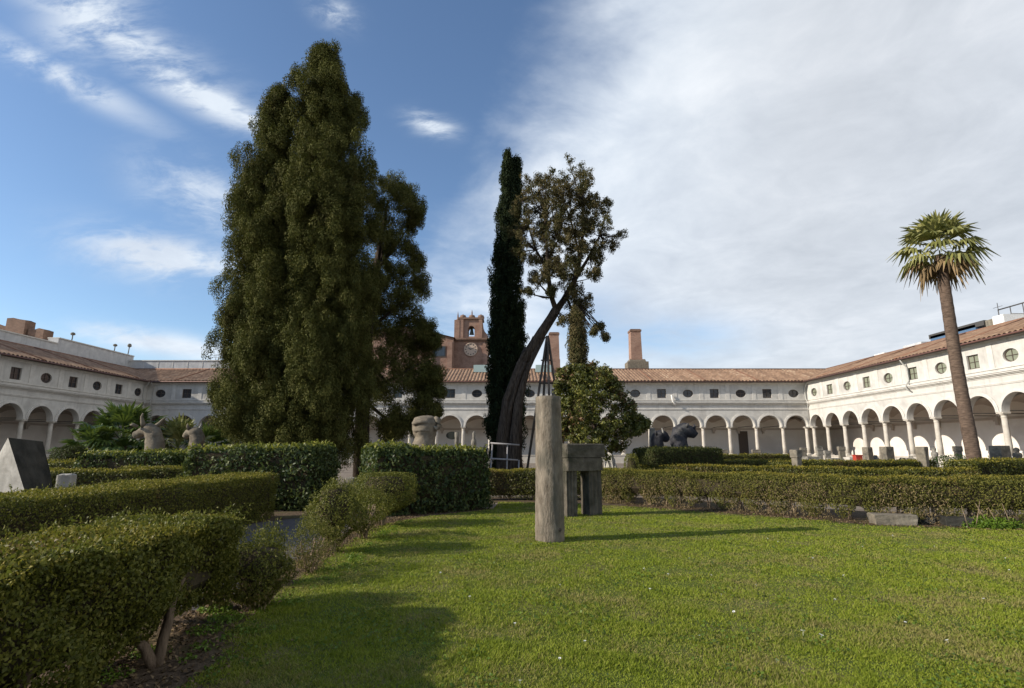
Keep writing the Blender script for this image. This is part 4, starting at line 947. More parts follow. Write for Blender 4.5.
for k in range(11):
    a = 2*math.pi*k/11 + random.uniform(-.2, .2); pts = []; rr = []
    top_ = random.uniform(.55, 1.0)
    for j in range(9):
        q = j/8*top_; y = 472 - q*135; x = np.interp(y, [335, 352, 380, 415, 450, 472], [540, 529, 518, 512, 510, 509]); c_ = A(x, y); w_ = .26*(1-q)**.7 + .15
        pts.append(Vector((c_.x + w_*math.cos(a + q*.9 + .15*math.sin(j+k)), c_.y + w_*math.sin(a + q*.9), max(c_.z, -.1) if j else -.15))); rr.append((.15 - .07*q)*random.uniform(.8, 1.15)*(1 if j < 8 else .35))
    limb(t, pts, rr, 'bark', 'strand', 8, .34)
limb(t, [A(526, 362, -.1), A(530, 348, -.1), A(533, 336, -.1)], [.22, .13, .01], 'bark', 'broken_stub', 6, .2)
for pts, r in (([(556, 310), (552, 298), (548, 275), (547, 250), (545, 215), (546, 190)], .19), ([(556, 312), (566, 296), (574, 282), (580, 258), (584, 225), (582, 185)], .24), ([(574, 282), (590, 255), (600, 235), (606, 215)], .12), ([(548, 270), (536, 250), (528, 225), (522, 200)], .10), ([(580, 258), (572, 225), (562, 195)], .10), ([(566, 296), (572, 310), (577, 325)], .10), ([(547, 262), (558, 240), (566, 205)], .08), ([(552, 298), (540, 285), (532, 272)], .07), ([(588, 318), (596, 322), (603, 334)], .02), ([(574, 300), (586, 308), (590, 320), (594, 335)], .03)):
    n = len(pts); limb(t, [A(x, y, .5*math.sin(i*1.3+x)) for i, (x, y) in enumerate(pts)], [r*.72*(1-.78*i/(n-1)) for i in range(n)], 'bark', 'limb', 7, .14)
cl = []
for (x, y, r) in ((546, 186, 10), (534, 182, 8), (560, 180, 11), (576, 174, 11), (588, 184, 9), (568, 192, 11), (552, 200, 11), (584, 198, 11), (596, 206, 9), (606, 206, 8), (604, 222, 10), (594, 228, 11), (612, 238, 8), (604, 248, 9), (598, 258, 7), (582, 222, 11), (568, 212, 12), (556, 222, 10), (540, 205, 11), (526, 196, 9), (517, 206, 8), (514, 222, 9), (526, 216, 10), (516, 240, 9), (528, 240, 10), (540, 230, 9), (522, 256, 7), (536, 262, 9), (548, 266, 9), (560, 262, 9), (572, 262, 9), (582, 248, 9), (560, 276, 8), (574, 276, 8), (546, 280, 7), (534, 280, 7), (566, 238, 9), (576, 236, 9), (528, 292, 6), (580, 290, 8), (586, 302, 7), (574, 300, 8), (580, 312, 8), (568, 322, 7), (588, 276, 6), (598, 270, 5), (594, 332, 4.5), (604, 336, 4), (600, 326, 3), (552, 290, 5)):
    s = r/FPX*(Yl/ray(x, y).y); 
    for q in range(6):
        p = A(x+random.gauss(0, .55)*r, y+random.gauss(0, .55)*r, random.uniform(-1.5, 1.5)); k = random.uniform(.35, .65); cl.append((p.x, p.y, p.z, s*k, s*k, s*k))
b = MB(); oo = Vector(t.location); LM = [A(x, y) for x, y in ((556, 310), (552, 298), (548, 275), (547, 250), (545, 215), (566, 296), (574, 282), (580, 258), (584, 225), (582, 200), (590, 255), (600, 235), (536, 250), (528, 225), (572, 225), (558, 240), (574, 300))]
for c_ in random.sample(cl, 150):
    c0 = Vector(c_[:3]); l0 = min(LM, key=lambda v: (v-c0).length); mid_ = l0.lerp(c0, .5) + Vector((random.uniform(-.1, .1), random.uniform(-.1, .1), random.uniform(-.12, .05)))
    b.tube([l0-oo, mid_-oo, c0-oo], [.035, .022, .008], 5, 0, False)
b.build('twigs', 'bark', t)
for k in range(210):
    x, y = random.gauss(564, 24), random.gauss(225, 34)
    if ((x-564)/46)**2 + ((y-228)/62)**2 > 1: continue
    p = A(x, y, random.uniform(-1.6, 1.6)); k_ = random.uniform(.10, .24); cl.append((p.x, p.y, p.z, k_, k_, k_))
crown(t, tufts(cl, 6, .14, 1.15, 1.05, .35), 'cypress_brown', .09, .036, 40, .5, .8)
# iron and timber props under the leaning trunk
t = thing('tree_prop', 'dark tapering timber tripod propping the leaning trunk above the column', 'tree prop', (A(546, 400, -.6).x, Yl-.6, 0))
top = A(547.5, 336, -.5)
for dx, dy in ((-.75, 0), (.75, .1), (.1, -.55), (-.28, .5)):
    g = Vector((A(546, 400, -.6).x + dx*1.25, Yl-.6+dy*1.4, 0)); limb(t, [g, top+Vector((dx*.03, dy*.03, 0))], .055, 'timber_dark', 'prop_leg', 6, 0)
b = MB(); o = Vector(t.location); zc = A(547, 385).z; q = .33
b.tube([Vector((-.30, 0, zc)), Vector((.32, 0, zc))], .035, 6); b.tube([Vector((-.2, 0, zc+1.0)), Vector((.25, 0, zc+1.0))], .03, 6); b.build('brace', 'timber_dark', t)
# white barrier frame before the trunk
Yb = 21.5
t = thing('barrier_frame', 'white-painted rail frame standing at the foot of the leaning trunk', 'barrier', (at(505, 460, Yb).x, Yb, 0))
L2 = lambda x, y: at(x, y, Yb) - Vector(t.location)
gz = lambda x: Vector((at(x, 470, Yb).x - t.location.x, 0, 0))
for a, c_ in (((492.5, 443.5), 489.5), ((507.5, 444.5), 506.5)):
    b = MB(); b.tube([gz(c_), L2(*a)], .032, 6); b.build('post', 'grey_paint', t)
for a, c_ in (((490.5, 443), (519.5, 445)), ((490, 458.5), (518, 460))):
    b = MB(); b.tube([L2(*a)-Vector((0, .06, 0)), L2(*c_)-Vector((0, .06, 0))], .032, 6); b.build('rail', 'grey_paint', t)
b = MB(); b.tube([gz(518), L2(519, 460)], .03, 6); b.build('post', 'grey_paint', t)
# magnolia
Ym = 21.0
t = thing('magnolia_tree', 'rounded olive-green magnolia with reddish leaf backs behind the stone altar', 'tree', (at(596, 450, Ym).x, Ym, 0))
limb(t, [(t.location.x, Ym, -.05), at(594, 420, Ym), at(592, 370, Ym)], [.14, .10, .03], 'bark', 'trunk', 8)
cl = []
for (x, y, r, dy) in ((574, 372, 8, 0), (588, 369, 9, .3), (602, 374, 9, -.2), (612, 384, 9, .3), (578, 384, 12, -.5), (596, 388, 13, -.6), (620, 396, 9, .1), (568, 394, 11, .2), (586, 402, 15, -.8), (606, 404, 14, -.6), (626, 408, 10, .1), (566, 408, 11, -.1), (578, 418, 14, -.9), (598, 420, 15, -.9), (616, 420, 13, -.5), (632, 420, 9, 0), (564, 424, 10, .1), (572, 436, 12, -.4), (590, 438, 14, -.8), (608, 436, 13, -.5), (624, 434, 11, -.1), (637, 428, 7, 0), (644, 423, 5, 0), (563, 374, 7, .2), (560, 386, 8, .1), (559, 400, 9, .2), (559, 415, 9, 0), (561, 430, 9, -.1), (584, 376, 10, .5), (606, 380, 9, .5), (615, 392, 10, .6), (600, 450, 12, -.2), (582, 450, 12, 0), (616, 448, 9, .2), (590, 405, 16, .9), (600, 425, 16, .9), (575, 425, 14, .8), (588, 385, 13, .7)):
    p = at(x, y, Ym+dy); s_ = r/FPX*21.3; cl.append((p.x, p.y, p.z, s_, s_, s_*.85))
crown(t, tufts(cl, 22, .17, .8, 1.0, .35), 'magnolia_leaf', .14, .062, 30, .15, .7)

# ------------------------------------------------------------------ palms
def fan_frond(base, d, plen, blade, segs=18, droop=.35, side=None):
    """one fan leaf: petiole then a fan of narrow folded segments; returns quads (n*4,3)"""
    d = Vector(d).normalized(); up = Vector((0, 0, 1)); s = d.cross(up)
    if s.length < .05: s = Vector((1, 0, 0))
    s.normalize(); nrm = s.cross(d).normalized()
    q = []
    mid = base + d*plen*.5; tip = base + d*plen - up*plen*.08
    w = .025
    for a, c_ in ((base, mid), (mid, tip)): q += [a - s*w, a + s*w, c_ + s*w, c_ - s*w]
    for k in range(segs):
        a = (k/(segs-1) - .5) * 2 * R(82); l = blade*(1 - .30*abs(a)/R(82))*random.uniform(.85, 1.08)
        dv = (d*math.cos(a) + s*math.sin(a)).normalized(); tw = random.uniform(-.2, .2)
        e = tip + dv*l*.58 + nrm*(.06*l + .03*(k % 2)); f = tip + dv*l - up*droop*l*random.uniform(.5, 1.3)
        sw = s*math.cos(a)*.062*blade - d*math.sin(a)*.062*blade + nrm*.03*((k % 2)*2-1)
        q += [tip - sw*.2, tip + sw*.2, e + sw, e - sw]; q += [e - sw, e + sw, f + sw*.12, f - sw*.12]
    return q
def fan_crown(root, c, n, plen, blade, elev, mat, name, droop=.35, segs=18):
    V = []
    for k in range(n):
        az = k*2.39996 + random.uniform(-.2, .2); el = elev[0] + (elev[1]-elev[0])*((k+.5)/n) + random.uniform(-.12, .12)
        d = Vector((math.cos(az)*math.cos(el), math.sin(az)*math.cos(el), math.sin(el)))
        V += fan_frond(c + d*.12, d, plen*random.uniform(.85, 1.15), blade*random.uniform(.85, 1.1), segs, droop*(1.25 - .95*max(0, math.sin(el))))
    return raw_mesh(name, np.array([tuple(v) for v in V]), 4, mat, root)
Yp = 22.0
base = Vector((at(974, 450, Yp).x, Yp, 0)); topc = at(940.5, 256, Yp)
t = thing('fan_palm', 'tall fan palm with a thick tapering trunk before the sunlit arcade', 'palm', base, 0, 'fan palms')
b = MB(); n = 46; pts = []; rad = []
for k in range(n+1):
    q = k/n; pts.append((topc - base)*q + Vector((-.10*math.sin(q*3.1), 0, 0))); r = .262 - .06*q**.8 + .07*max(0, 1-q*9); rad.append(r*(1 + (.022 if k % 2 else -.02)))
b.tube(pts, rad, 18, .015); b.build('trunk', 'palm_trunk', t)
tc_ = topc - base
fan_crown(t, tc_ + Vector((0, 0, .35)), 34, .78, 1.0, (-.6, 1.45), 'fan_leaf', 'crown', .36, 15)
fan_crown(t, tc_ + Vector((0, 0, .1)), 12, .6, .85, (-1.05, -.3), 'fan_dead', 'dead_leaves', .5, 12)
for (px, py, Y, h, n, plen, bl, lab, mt) in ((122, 447, 27, 1.95, 44, 1.15, 1.05, 'largest low fan palm, bushy and bright green, behind the bull with raised horns', 'fan_leaf_deep'), (94, 447, 26, 1.35, 30, .8, .8, 'small low fan palm nearest the dark cube bush', 'fan_leaf_deep'), (178, 447, 28, 1.6, 32, .85, .9, 'dusty low fan palm between the two pale bull heads', 'fan_leaf'), (209, 447, 30, 1.5, 30, .85, .9, 'low fan palm behind the second, smaller bull head', 'fan_leaf_deep')):
    p = at(px, py, Y); t = thing('fan_palm', lab, 'palm', (p.x, Y, 0), 0, 'fan palms')
    b = MB(); b.tube([(0, 0, -.05), (.03, 0, h*.5), (0, .02, h)], [.22, .2, .17], 10, .08); b.build('trunk', 'palm_trunk', t)
    fan_crown(t, Vector((0, 0, h)), n, plen, bl, (-.5, 1.4), mt, 'crown', .25, 16)
    fan_crown(t, Vector((0, 0, h*.6)), n//2, plen*.8, bl*.9, (-.2, .9), mt, 'side_shoots', .25, 14)

# ------------------------------------------------------------------ stones
def chipped(b, rows, jit=.012):
    """a worn block from closed rings, edges knocked about"""
    b.grid([[(x+random.uniform(-jit, jit), y+random.uniform(-jit, jit), z+random.uniform(-jit, jit)) for x, y, z in r] for r in rows], True, False, True)
def block_ring(x0, x1, y0, y1, z, c=.03, n=3):
    pts = []
    for (xa, ya, xb, yb) in ((x0+c, y0, x1-c, y0), (x1, y0+c, x1, y1-c), (x1-c, y1, x0+c, y1), (x0, y1-c, x0, y0+c)):
        for k in range(n): q = k/(n-1); pts.append((xa+(xb-xa)*q, ya+(yb-ya)*q, z))
    return pts
def worn_block(x0, x1, y0, y1, z0, z1, c=.03, jit=.012, n=4, taper=0, m=4):
    b = MB(); rows = []
    for k in range(m+1):
        q = k/m; t = taper*q
        rows.append(block_ring(x0+t, x1-t, y0+t, y1-t, z0+(z1-z0)*q, c, n))
    rows.append(block_ring(x0+taper+c, x1-taper-c, y0+taper+c, y1-taper-c, z1+c*.6, c, n))
    chipped(b, rows, jit); return b
# the shaft
p = on_ground(551, 543) + Vector((0, .25, 0))
t = thing('stone_column', 'tall weathered round stone column standing alone on the lawn', 'column', p)
b = MB(); prof = []
H = 2.56
for k in range(41):
    q = k/40; prof.append((.268 - .034*q + .003*math.sin(k*2.1), -.03 + (H+.03)*q))
prof += [(.215, H+.012), (.12, H+.02), (.01, H+.02)]
b.lathe(prof, n=40)
for i, (x, y, z) in enumerate(b.v):
    a = math.atan2(y, x); k = 1 + .008*math.sin(5*a+z*2.1) + .006*math.sin(9*a-z*5) + random.uniform(-.003, .003)
    if z < .16: k *= 1 - .05*max(0, math.sin(a*2+1))*(1-z/.16)
    b.v[i] = (x*k, y*k, z)
M['shaft_stone'] = surf('shaft_stone', (.12, .098, .074), (.29, .245, .19), 11, .92, 1.0, 30, c3=(.125, .112, .088), s3=4.5, stretch=(1, 1, .30), streak=(.085, .078, .062))
b.build('shaft', 'shaft_stone', t)
b = MB(); b.lathe([(.001, .001), (.03, .001), (.032, .012), (.02, .014)], n=10); hole = b.build('dowel_hole', 'timber_dark', t); hole.location = (.16, -.213, .215); hole.rotation_euler = (R(90), 0, R(37))
# the altar: two slabs on two pillars
a0, a1 = on_ground(569, 517.5), on_ground(595.5, 515.5)
mid = (a0 + a1)/2 + Vector((.0, .22, 0)); ang = math.atan2(a1.y-a0.y, a1.x-a0.x)
t = thing('stone_altar', 'dark mossy stone slab of two layers resting on two fluted pillars', 'stone monument', mid, ang*.9)
zz = lambda y: at(585, y, mid.y).z
M['altar_stone'] = surf('altar_stone', (.066, .056, .043), (.155, .135, .105), 5, .92, .7, 16, c3=(.05, .048, .034), s3=1.4, streak=(.055, .049, .038))
worn_block(-.56, .60, -.26, .26, zz(457.5)+.008, zz(444.5), .03, .006).build('upper_slab', 'altar_stone', t)
worn_block(-.54, .53, -.25, .25, zz(470.5), zz(458), .03, .006).build('lower_slab', 'altar_stone', t)
for x0, x1 in ((-.53, -.23), (.13, .50)):
    b = MB(); rows = []
    for z in np.linspace(-.02, zz(470.5)-.002, 7):
        ring = []
        for (xa, ya, xb, yb, nx, ny) in ((x0, -.19, x1, -.19, 0, 1), (x1, -.19, x1, .19, -1, 0), (x1, .19, x0, .19, 0, -1), (x0, .19, x0, -.19, 1, 0)):
            for k in range(10):
                q = k/10; g = .022*(k % 3 == 1); ring.append((xa+(xb-xa)*q+nx*g, ya+(yb-ya)*q+ny*g, z))
        rows.append(ring)
    chipped(b, rows, .004); b.build('pillar', 'altar_stone', t)
# wedge stone
Yw = 10.0; o = at(22, 470, Yw); t = thing('carved_block', 'big wedge-shaped white marble block with a rough face coloured dark for shade beside the long box hedge', 'stone block', (o.x, Yw, 0))
def W(px, py, dy=0):
    p = at(px, py, Yw+dy); return (p.x - o.x, dy, p.z)
def foot(px, py, dy=0):
    p = W(px, py, dy); q = at(px, 470, Yw+dy); return (p[0], dy, -.02)
b = MB()
Tp, Tl, Bf, Bl = W(8, 437.5), W(-3, 458, .3), foot(41, 541), foot(-70, 541, .3)
n = 8
def bil(c, u, v):
    p0 = Vector(c[0]).lerp(Vector(c[1]), u); p1 = Vector(c[3]).lerp(Vector(c[2]), u); return p0.lerp(p1, v)
b.grid([[bil((Tl, Tp, Bf, Bl), u/n, v/n) for u in range(n+1)] for v in range(n+1)], False, False)
Tr, Br = W(43, 441.5, .75), foot(63, 541, .9)
b2 = MB(); b2.grid([[bil((Tp, Tr, Br, Bf), u/n, v/n) + Vector((random.uniform(-.025, .025), random.uniform(-.04, .02), random.uniform(-.02, .02)))*(0 if u == 0 or v in (0, n) else 1) for u in range(n+1)] for v in range(n+1)], False, False)
Tb, Bb, Tb2, Bb2 = W(32, 443, 1.3), foot(58, 541, 1.8), W(2, 452, 1.1), foot(-50, 500, 1.6)
b.face([Tl, Tp, Tr, Tb, Tb2]); b.face([Tr, Tb, Bb, Br]); b.face([Tb, Tb2, Bb2, Bb]); b.face([Tl, Tb2, Bb2, Bl])
b.build('block', 'marble', t); b2.build('shaded_rough_face', 'marble_dark', t)  # the ragged face away from the sun has its shade painted in
# small stone block behind the long hedge
def stele(name, label, px, ytop, wpx, Y, mat='stone_grey', cat='grave stone', kind='slab', dep=.3, rz=0.0, group='carved stones set out before the arcades'):
    p = at(px, ytop, Y); w = wpx/FPX*(Y*math.cos(PITCH)+.2)/2; h = p.z
    t = thing(name, label, cat, (p.x, Y, 0), rz, group)
    if kind == 'slab': b = worn_block(-w, w, -dep/2, dep/2, -.02, h-.03, .03, .01)
    elif kind == 'taper': b = worn_block(-w, w, -dep/2, dep/2, -.02, h-.03, .03, .01, taper=-.0); b.v = [(x*(.55+.45*min(1, max(0, z/h))), y*(.6+.4*z/h), z) for x, y, z in b.v]
    elif kind == 'up': b = worn_block(-w, w, -dep/2, dep/2, -.02, h-.03, .03, .012); b.v = [(x*(1.3-.75*z/h), y*(1.2-.5*z/h), z) for x, y, z in b.v]
    elif kind == 'altar':
        b = worn_block(-w*.82, w*.82, -dep*.42, dep*.42, .14*h, .82*h, .02, .006)
        c = worn_block(-w, w, -dep/2, dep/2, -.02, .14*h, .02, .006); d = worn_block(-w, w, -dep/2, dep/2, .82*h, h-.02, .02, .006)
        t2 = d.build('cornice', mat, t); c.build('plinth', mat, t)
    elif kind == 'herm':
        b = MB(); b.lathe([(w*1.0, -.02), (w*.95, .2*h), (w*.75, .3*h), (w*.7, .6*h), (w*1.0, .72*h), (w*.95, .8*h), (w*.45, .84*h), (w*.62, .9*h), (w*.58, .96*h), (w*.2, h)], n=12)
    elif kind == 'round':
        b = MB(); b.lathe([(w*1.15, -.02), (w*1.15, .1*h), (w, .14*h), (w*.95, .85*h), (w*1.1, .9*h), (w*1.1, h-.01), (w*.2, h)], n=16)
    elif kind == 'chest':
        b = worn_block(-w, w, -dep/2, dep/2, -.02, h*.75, .03, .008); c = worn_block(-w*1.06, w*1.06, -dep*.54, dep*.54, h*.752, h-.03, .04, .01, taper=.03); c.build('lid', mat, t)
    elif kind == 'heap':
        b = MB()
        for q in range(4):
            cx = random.uniform(-w, w)*.7; s = random.uniform(.35, .7)*w; hh = h*random.uniform(.75, 1)
            chipped(b, [block_ring(cx-s*k, cx+s*k, -.3*k, .3*k, z, .1, 3) for k, z in ((1, -.02), (1.05, hh*.4), (.7, hh*.8), (.25, hh))], .06)
    b.build('stone' if kind not in ('slab',) else 'slab', mat, t)
    return t
stele('stone_block', 'small square pale stone block standing behind the long box hedge', 67.5, 473.5, 12, 12.2, 'marble', 'stone block', dep=.4, rz=.4)
# steles on the sunny side
stele('grave_stone', 'tapering grey stele rising out of the yellow-topped hedge, nearest of the upright stones', 795.5, 449.5, 9, 20.6, 'stone_grey', kind='altar', rz=.5)
stele('grave_stone', 'small grey stele just behind the tapering stele in the yellow-topped hedge', 803, 447.5, 6, 44, 'stone_grey', kind='altar')
stele('grave_stone', 'narrow beige stele beside the double corner column of the sunlit wing', 819, 446.5, 6, 48, 'marble_old', kind='altar')
stele('grave_stone', 'short white marble altar between the corner columns and the grey-capped stele', 827, 450.5, 6.5, 46, 'marble_old', kind='altar')
stele('grave_stone', 'grey stele with a dark object lying on top', 841, 446.5, 7, 45, 'stone_grey', kind='altar')
t = stele('stone_chest', 'low broad beige sarcophagus at the foot of the corner columns', 811, 456.5, 14, 42, 'marble_old', 'sarcophagus', 'chest', .9)
stele('stone_chest', 'low white sarcophagus between the white altar and the red box', 835, 458, 12, 41, 'marble_old', 'sarcophagus', 'chest', .8)
stele('stone_chest', 'bright white slab bench by the red box', 851, 457, 10, 43, 'column_stone', 'sarcophagus', 'chest', .8)
stele('grave_stone', 'broad grey two-faced stele right beside the red box', 867, 447, 9, 42, 'stone_grey', dep=.45, rz=.5)
stele('grave_stone', 'wide grey stele narrowing upward in front of the second sun spot', 887, 446.5, 11, 39, 'stone_grey', kind='slab', dep=.4, rz=.35)
stele('grave_stone', 'dark pointed stone between two sun spots of the arcade', 880.5, 446.5, 3.2, 46, 'stone_grey', kind='up')
stele('stone_heap', 'heap of pale rubble fragments after the red box', 875, 455, 9, 42.5, 'marble_old', 'stone fragments', 'heap')
stele('stone_heap', 'heap of broken marble pieces between the wide stele and the herm', 906, 454.5, 16, 39, 'marble_old', 'stone fragments', 'heap')
stele('grave_stone', 'leaning grey herm pillar at the end of the dark low hedge', 921, 446.5, 10, 23.8, 'stone_grey', kind='taper', dep=.4, rz=.6)
stele('grave_stone', 'pale figure-shaped stone beside the leaning grey herm pillar', 933.5, 447, 6, 35, 'marble_old', kind='herm')
stele('grave_stone', 'small grey altar beside the dark gallery doorway, next to the palm', 957, 446, 7, 33, 'stone_grey', kind='altar')
stele('grave_stone', 'broad block-like grey stele with a black shaded side after the palm', 999, 445.5, 15, 31, 'stone_grey', dep=.6, rz=.35)
stele('statue_fragment', 'reddish brown statue fragment between the last columns in view', 1016, 447.5, 8, 31.5, 'stone_head', 'statue', 'herm')
stele('grave_stone', 'small stele at the foot of a white column, between dark hedges and the far arcade', 724.5, 449.5, 6, 50, 'stone_grey', kind='altar')
stele('grave_stone', 'squat grey altar one bay on from the small stele of the far arcade', 756, 449.5, 8.5, 50, 'stone_grey', kind='altar')
stele('grave_stone', 'tall pale leaning stele beside the horned blackened head', 652, 428, 8, 30, 'marble_old', kind='up', dep=.4)
stele('stone_heap', 'pale broken marble slabs between the altar and the pale green clipped bush', 612, 450.5, 13, 23, 'marble', 'stone fragments', 'heap')
stele('grave_stone', 'slim pale stele behind the laurel hedge, before a white column', 457, 432, 4.2, 34, 'marble_old', kind='round')
stele('grave_stone', 'veiled pale stone figure behind the laurel hedge, next to the slim cypress', 474, 431.5, 5.5, 34, 'marble_old', kind='herm')
stele('stone_block', 'flat pale stone lying in the gap between the two laurel hedges', 351, 477, 9, 17.6, 'marble_old', 'stone block')
# red crate
p = at(857.5, 455.5, 40.5); t = thing('red_box', 'red plastic box standing among the grave stones before the arcade', 'box', (p.x, 40.5, 0))
worn_block(-.27, .25, -.2, .2, -.01, p.z-.02, .03, .002).build('body', 'red', t)
b = MB(); b.box(-.30, .28, -.23, .23, p.z-.018, p.z+.05, .02); b.build('lid', 'red', t)
bush('low bright green bush before the arcade, beside the palm trunk', (at(951, 457, 29).x, 29), 1.3, .8, .0, 1.3, 'weed_leaf', .09, 260, 'low_bush', 61, group='clipped bushes', trunk=False, core=False)
# kerb blocks under the lawn hedge
for (xa, xb, yb, yt, lab, mt) in ((872, 917, 524.5, 513.5, 'pale trough-shaped marble block lying under the edge of the lawn hedge', 'stone_grey'), (944, 974, 526, 516.5, 'dark slab lying in shade under the lawn hedge, beside the flowering weeds', 'marble_dark'), (918, 938, 523, 516, 'short dark slab lying between the two larger blocks under the lawn hedge', 'marble_dark'), (985, 1003, 522, 517, 'thin pale slab among the weeds under the lawn hedge', 'marble_old')):
    g0, g1 = on_ground(xa, yb), on_ground(xb, yb+1.2); mid = (g0+g1)/2 + Vector((.03, .08, 0)); L_ = (g1-g0).length; z1 = max(.1, at((xa+xb)/2, yt, mid.y).z)
    t = thing('stone_slab', lab, 'stone slab', mid, math.atan2(g1.y-g0.y, g1.x-g0.x), 'slabs under the lawn hedge')
    bb = worn_block(-L_/2, L_/2, -.18, .2, -.02, z1-.02, .02, .008); bb.v = [(x*(.93+.07*z/max(z1, .01)), y, z) for x, y, z in bb.v]; bb.build('slab', mt, t)

# ------------------------------------------------------------------ the colossal animal heads
def body(name, rows, mat, parent, seed=1, rough=.02):
    """one continuous swept body: rows (x, y, z, half width, half height), elliptical sections along a bent axis"""
    P = [Vector(r[:3]) for r in rows]; m = 7; pts, rad = [], []
    for i in range(len(P)-1):                  # smooth the axis
        p0, p1, p2, p3 = P[max(i-1, 0)], P[i], P[i+1], P[min(i+2, len(P)-1)]
        for k in range(m):
            q = k/m; pts.append(.5*((2*p1) + (p2-p0)*q + (2*p0-5*p1+4*p2-p3)*q*q + (3*p1-p0-3*p2+p3)*q**3)); rad.append([rows[i][3+c]*(1-q)+rows[i+1][3+c]*q for c in (0, 1)])
    pts.append(P[-1]); rad.append([rows[-1][3], rows[-1][4]])
    b = MB(); ring = []; n = 22; side = Vector((0, 1, 0))
    for i, p in enumerate(pts):
        t_ = (pts[min(i+1, len(pts)-1)]-pts[max(i-1, 0)]).normalized(); u = (side - t_*side.dot(t_)).normalized(); v = t_.cross(u)
        ring.append([p + u*rad[i][0]*math.cos(2*math.pi*k/n) + v*rad[i][1]*math.sin(2*math.pi*k/n) for k in range(n)])
    e = pts[-1]; ring.append([e + (q-e)*.45 + (pts[-1]-pts[-2])*.6 for q in ring[-1]])
    b.grid(ring, True, True, True)
    co = np.array([tuple(v) for v in b.v]); nz = smooth_noise(co, 5, seed)*rough + smooth_noise(co, 14, seed+1, 2)*rough*.6
    idx = np.arange(len(co))//n; cen = np.array([tuple(pts[min(i, len(pts)-1)]) for i in idx]); co = co + unit(co-cen)*nz[:, None]
    b.v = [tuple(v) for v in co]
    return b.build(name, mat, parent)
def head_thing(label, px, Y, zneck):
    p = at(px, 445, Y); t = thing('animal_head', label, 'sculpture', (p.x, Y, 0), 0, 'colossal animal heads round the fountain')
    worn_block(-.62, .62, -.62, .62, -.02, zneck, .05, .01).build('pedestal', 'stone_grey', t)
    return t
Yh = 22.0
def PX(t, x, y, Y, dy=0): 
    p = at(x, y, Y); return (p.x - t.location.x, dy, p.z)
def horn(t, pts, mat, r0):
    b = MB(); n = len(pts); b.tube(pts, [r0*(1-.8*k/(n-1)) for k in range(n)], 8); return b.build('horn', mat, t)
# bull with raised horns
t = head_thing('pale stone bull head with two long raised horns above the low laurel hedge', 154, Yh, 1.1)
q = lambda x, y, r, dy=0: PX(t, x, y, Yh, dy) + (r,)
body('head', [q(155.5, 460, .36)+(.40,), q(155, 449, .33)+(.37,), q(155, 441, .31)+(.35,), q(153.5, 434, .27)+(.31,), q(149.5, 430.3, .25)+(.26,), q(144.5, 430.8, .20)+(.21,), q(139.5, 433.2, .15)+(.165,), q(135.6, 435.4, .13)+(.15,), q(134.4, 436.1, .10)+(.12,)], 'stone_head', t, 3, .03)
horn(t, [PX(t, 146, 427, Yh, -.12), PX(t, 145.5, 422, Yh, -.18), PX(t, 145, 417, Yh, -.2), PX(t, 146, 413.5, Yh, -.18)], 'stone_head', .11)
horn(t, [PX(t, 154, 426.5, Yh, .1), PX(t, 157.5, 423, Yh, .15), PX(t, 160, 419.5, Yh, .18), PX(t, 163, 417, Yh, .2)], 'stone_head', .10)
b = MB(); b.tube([PX(t, 142, 427, Yh, -.25), PX(t, 139, 425, Yh, -.38), PX(t, 137, 425.5, Yh, -.42)], [.06, .07, .02], 8); b.build('ear', 'stone_head', t)
# second bull
t = head_thing('smaller bull head with a dark crown and pale muzzle beside the tall laurel hedge', 195, Yh+1, 1.0)
q = lambda x, y, r, dy=0: PX(t, x, y, Yh+1, dy) + (r,)
body('head', [q(196.5, 460, .30)+(.34,), q(196.5, 447, .27)+(.32,), q(196.8, 439, .25)+(.32,), q(195.3, 433.6, .22)+(.27,), q(191.5, 432.2, .20)+(.22,), q(187.8, 434.8, .14)+(.165,), q(184.8, 437.6, .11)+(.12,)], 'stone_head', t, 5, .03)
horn(t, [PX(t, 191, 429.5, Yh+1, -.1), PX(t, 189.6, 426.5, Yh+1, -.15), PX(t, 189.8, 423.5, Yh+1, -.15)], 'stone_head', .09)
horn(t, [PX(t, 195, 429.5, Yh+1, .05), PX(t, 198, 428.6, Yh+1, .1), PX(t, 199.5, 426, Yh+1, .1), PX(t, 200, 423, Yh+1, .1)], 'marble', .085)
# crouched head seen from behind the laurel
t = head_thing('stout pale stone head with coiled side curls, on a thick neck above the laurel hedge', 425, 20.5, 1.0)
q = lambda x, y, r, dy=0: PX(t, x, y, 20.5, dy) + (r,)
body('head', [q(424.5, 460, .50)+(.50,), q(424.5, 447, .41)+(.43,), q(425, 437, .36)+(.36,), q(425, 430, .42)+(.46,), q(425.3, 423, .44)+(.52,), q(425.3, 418, .34)+(.38,), q(425.3, 415.8, .16)+(.18,)], 'stone_head', t, 7, .04)
b = MB(); n = 9
b.tube([PX(t, 414+2.2*k, 424.5-2.2*math.sin(math.pi*k/8), 20.5, -.40 + .1*abs(k-4)/4) for k in range(n)], [.05]+[.085]*7+[.05], 8); b.build('brow', 'stone_head', t)
b = MB(); b.tube([PX(t, 415+2*k, 431-.6*math.sin(math.pi*k/8), 20.5, -.38+.1*abs(k-4)/4) for k in range(n)], [.04]+[.07]*7+[.04], 8); b.build('muzzle', 'stone_head', t)
b = MB(); b.tube([PX(t, 435, 419, 20.5, -.1), PX(t, 439, 421, 20.5, -.15), PX(t, 440, 425.5, 20.5, -.18), PX(t, 437, 429, 20.5, -.2), PX(t, 434.5, 426.5, 20.5, -.25)], [.12, .13, .12, .1, .04], 8); b.build('curl', 'stone_head', t)
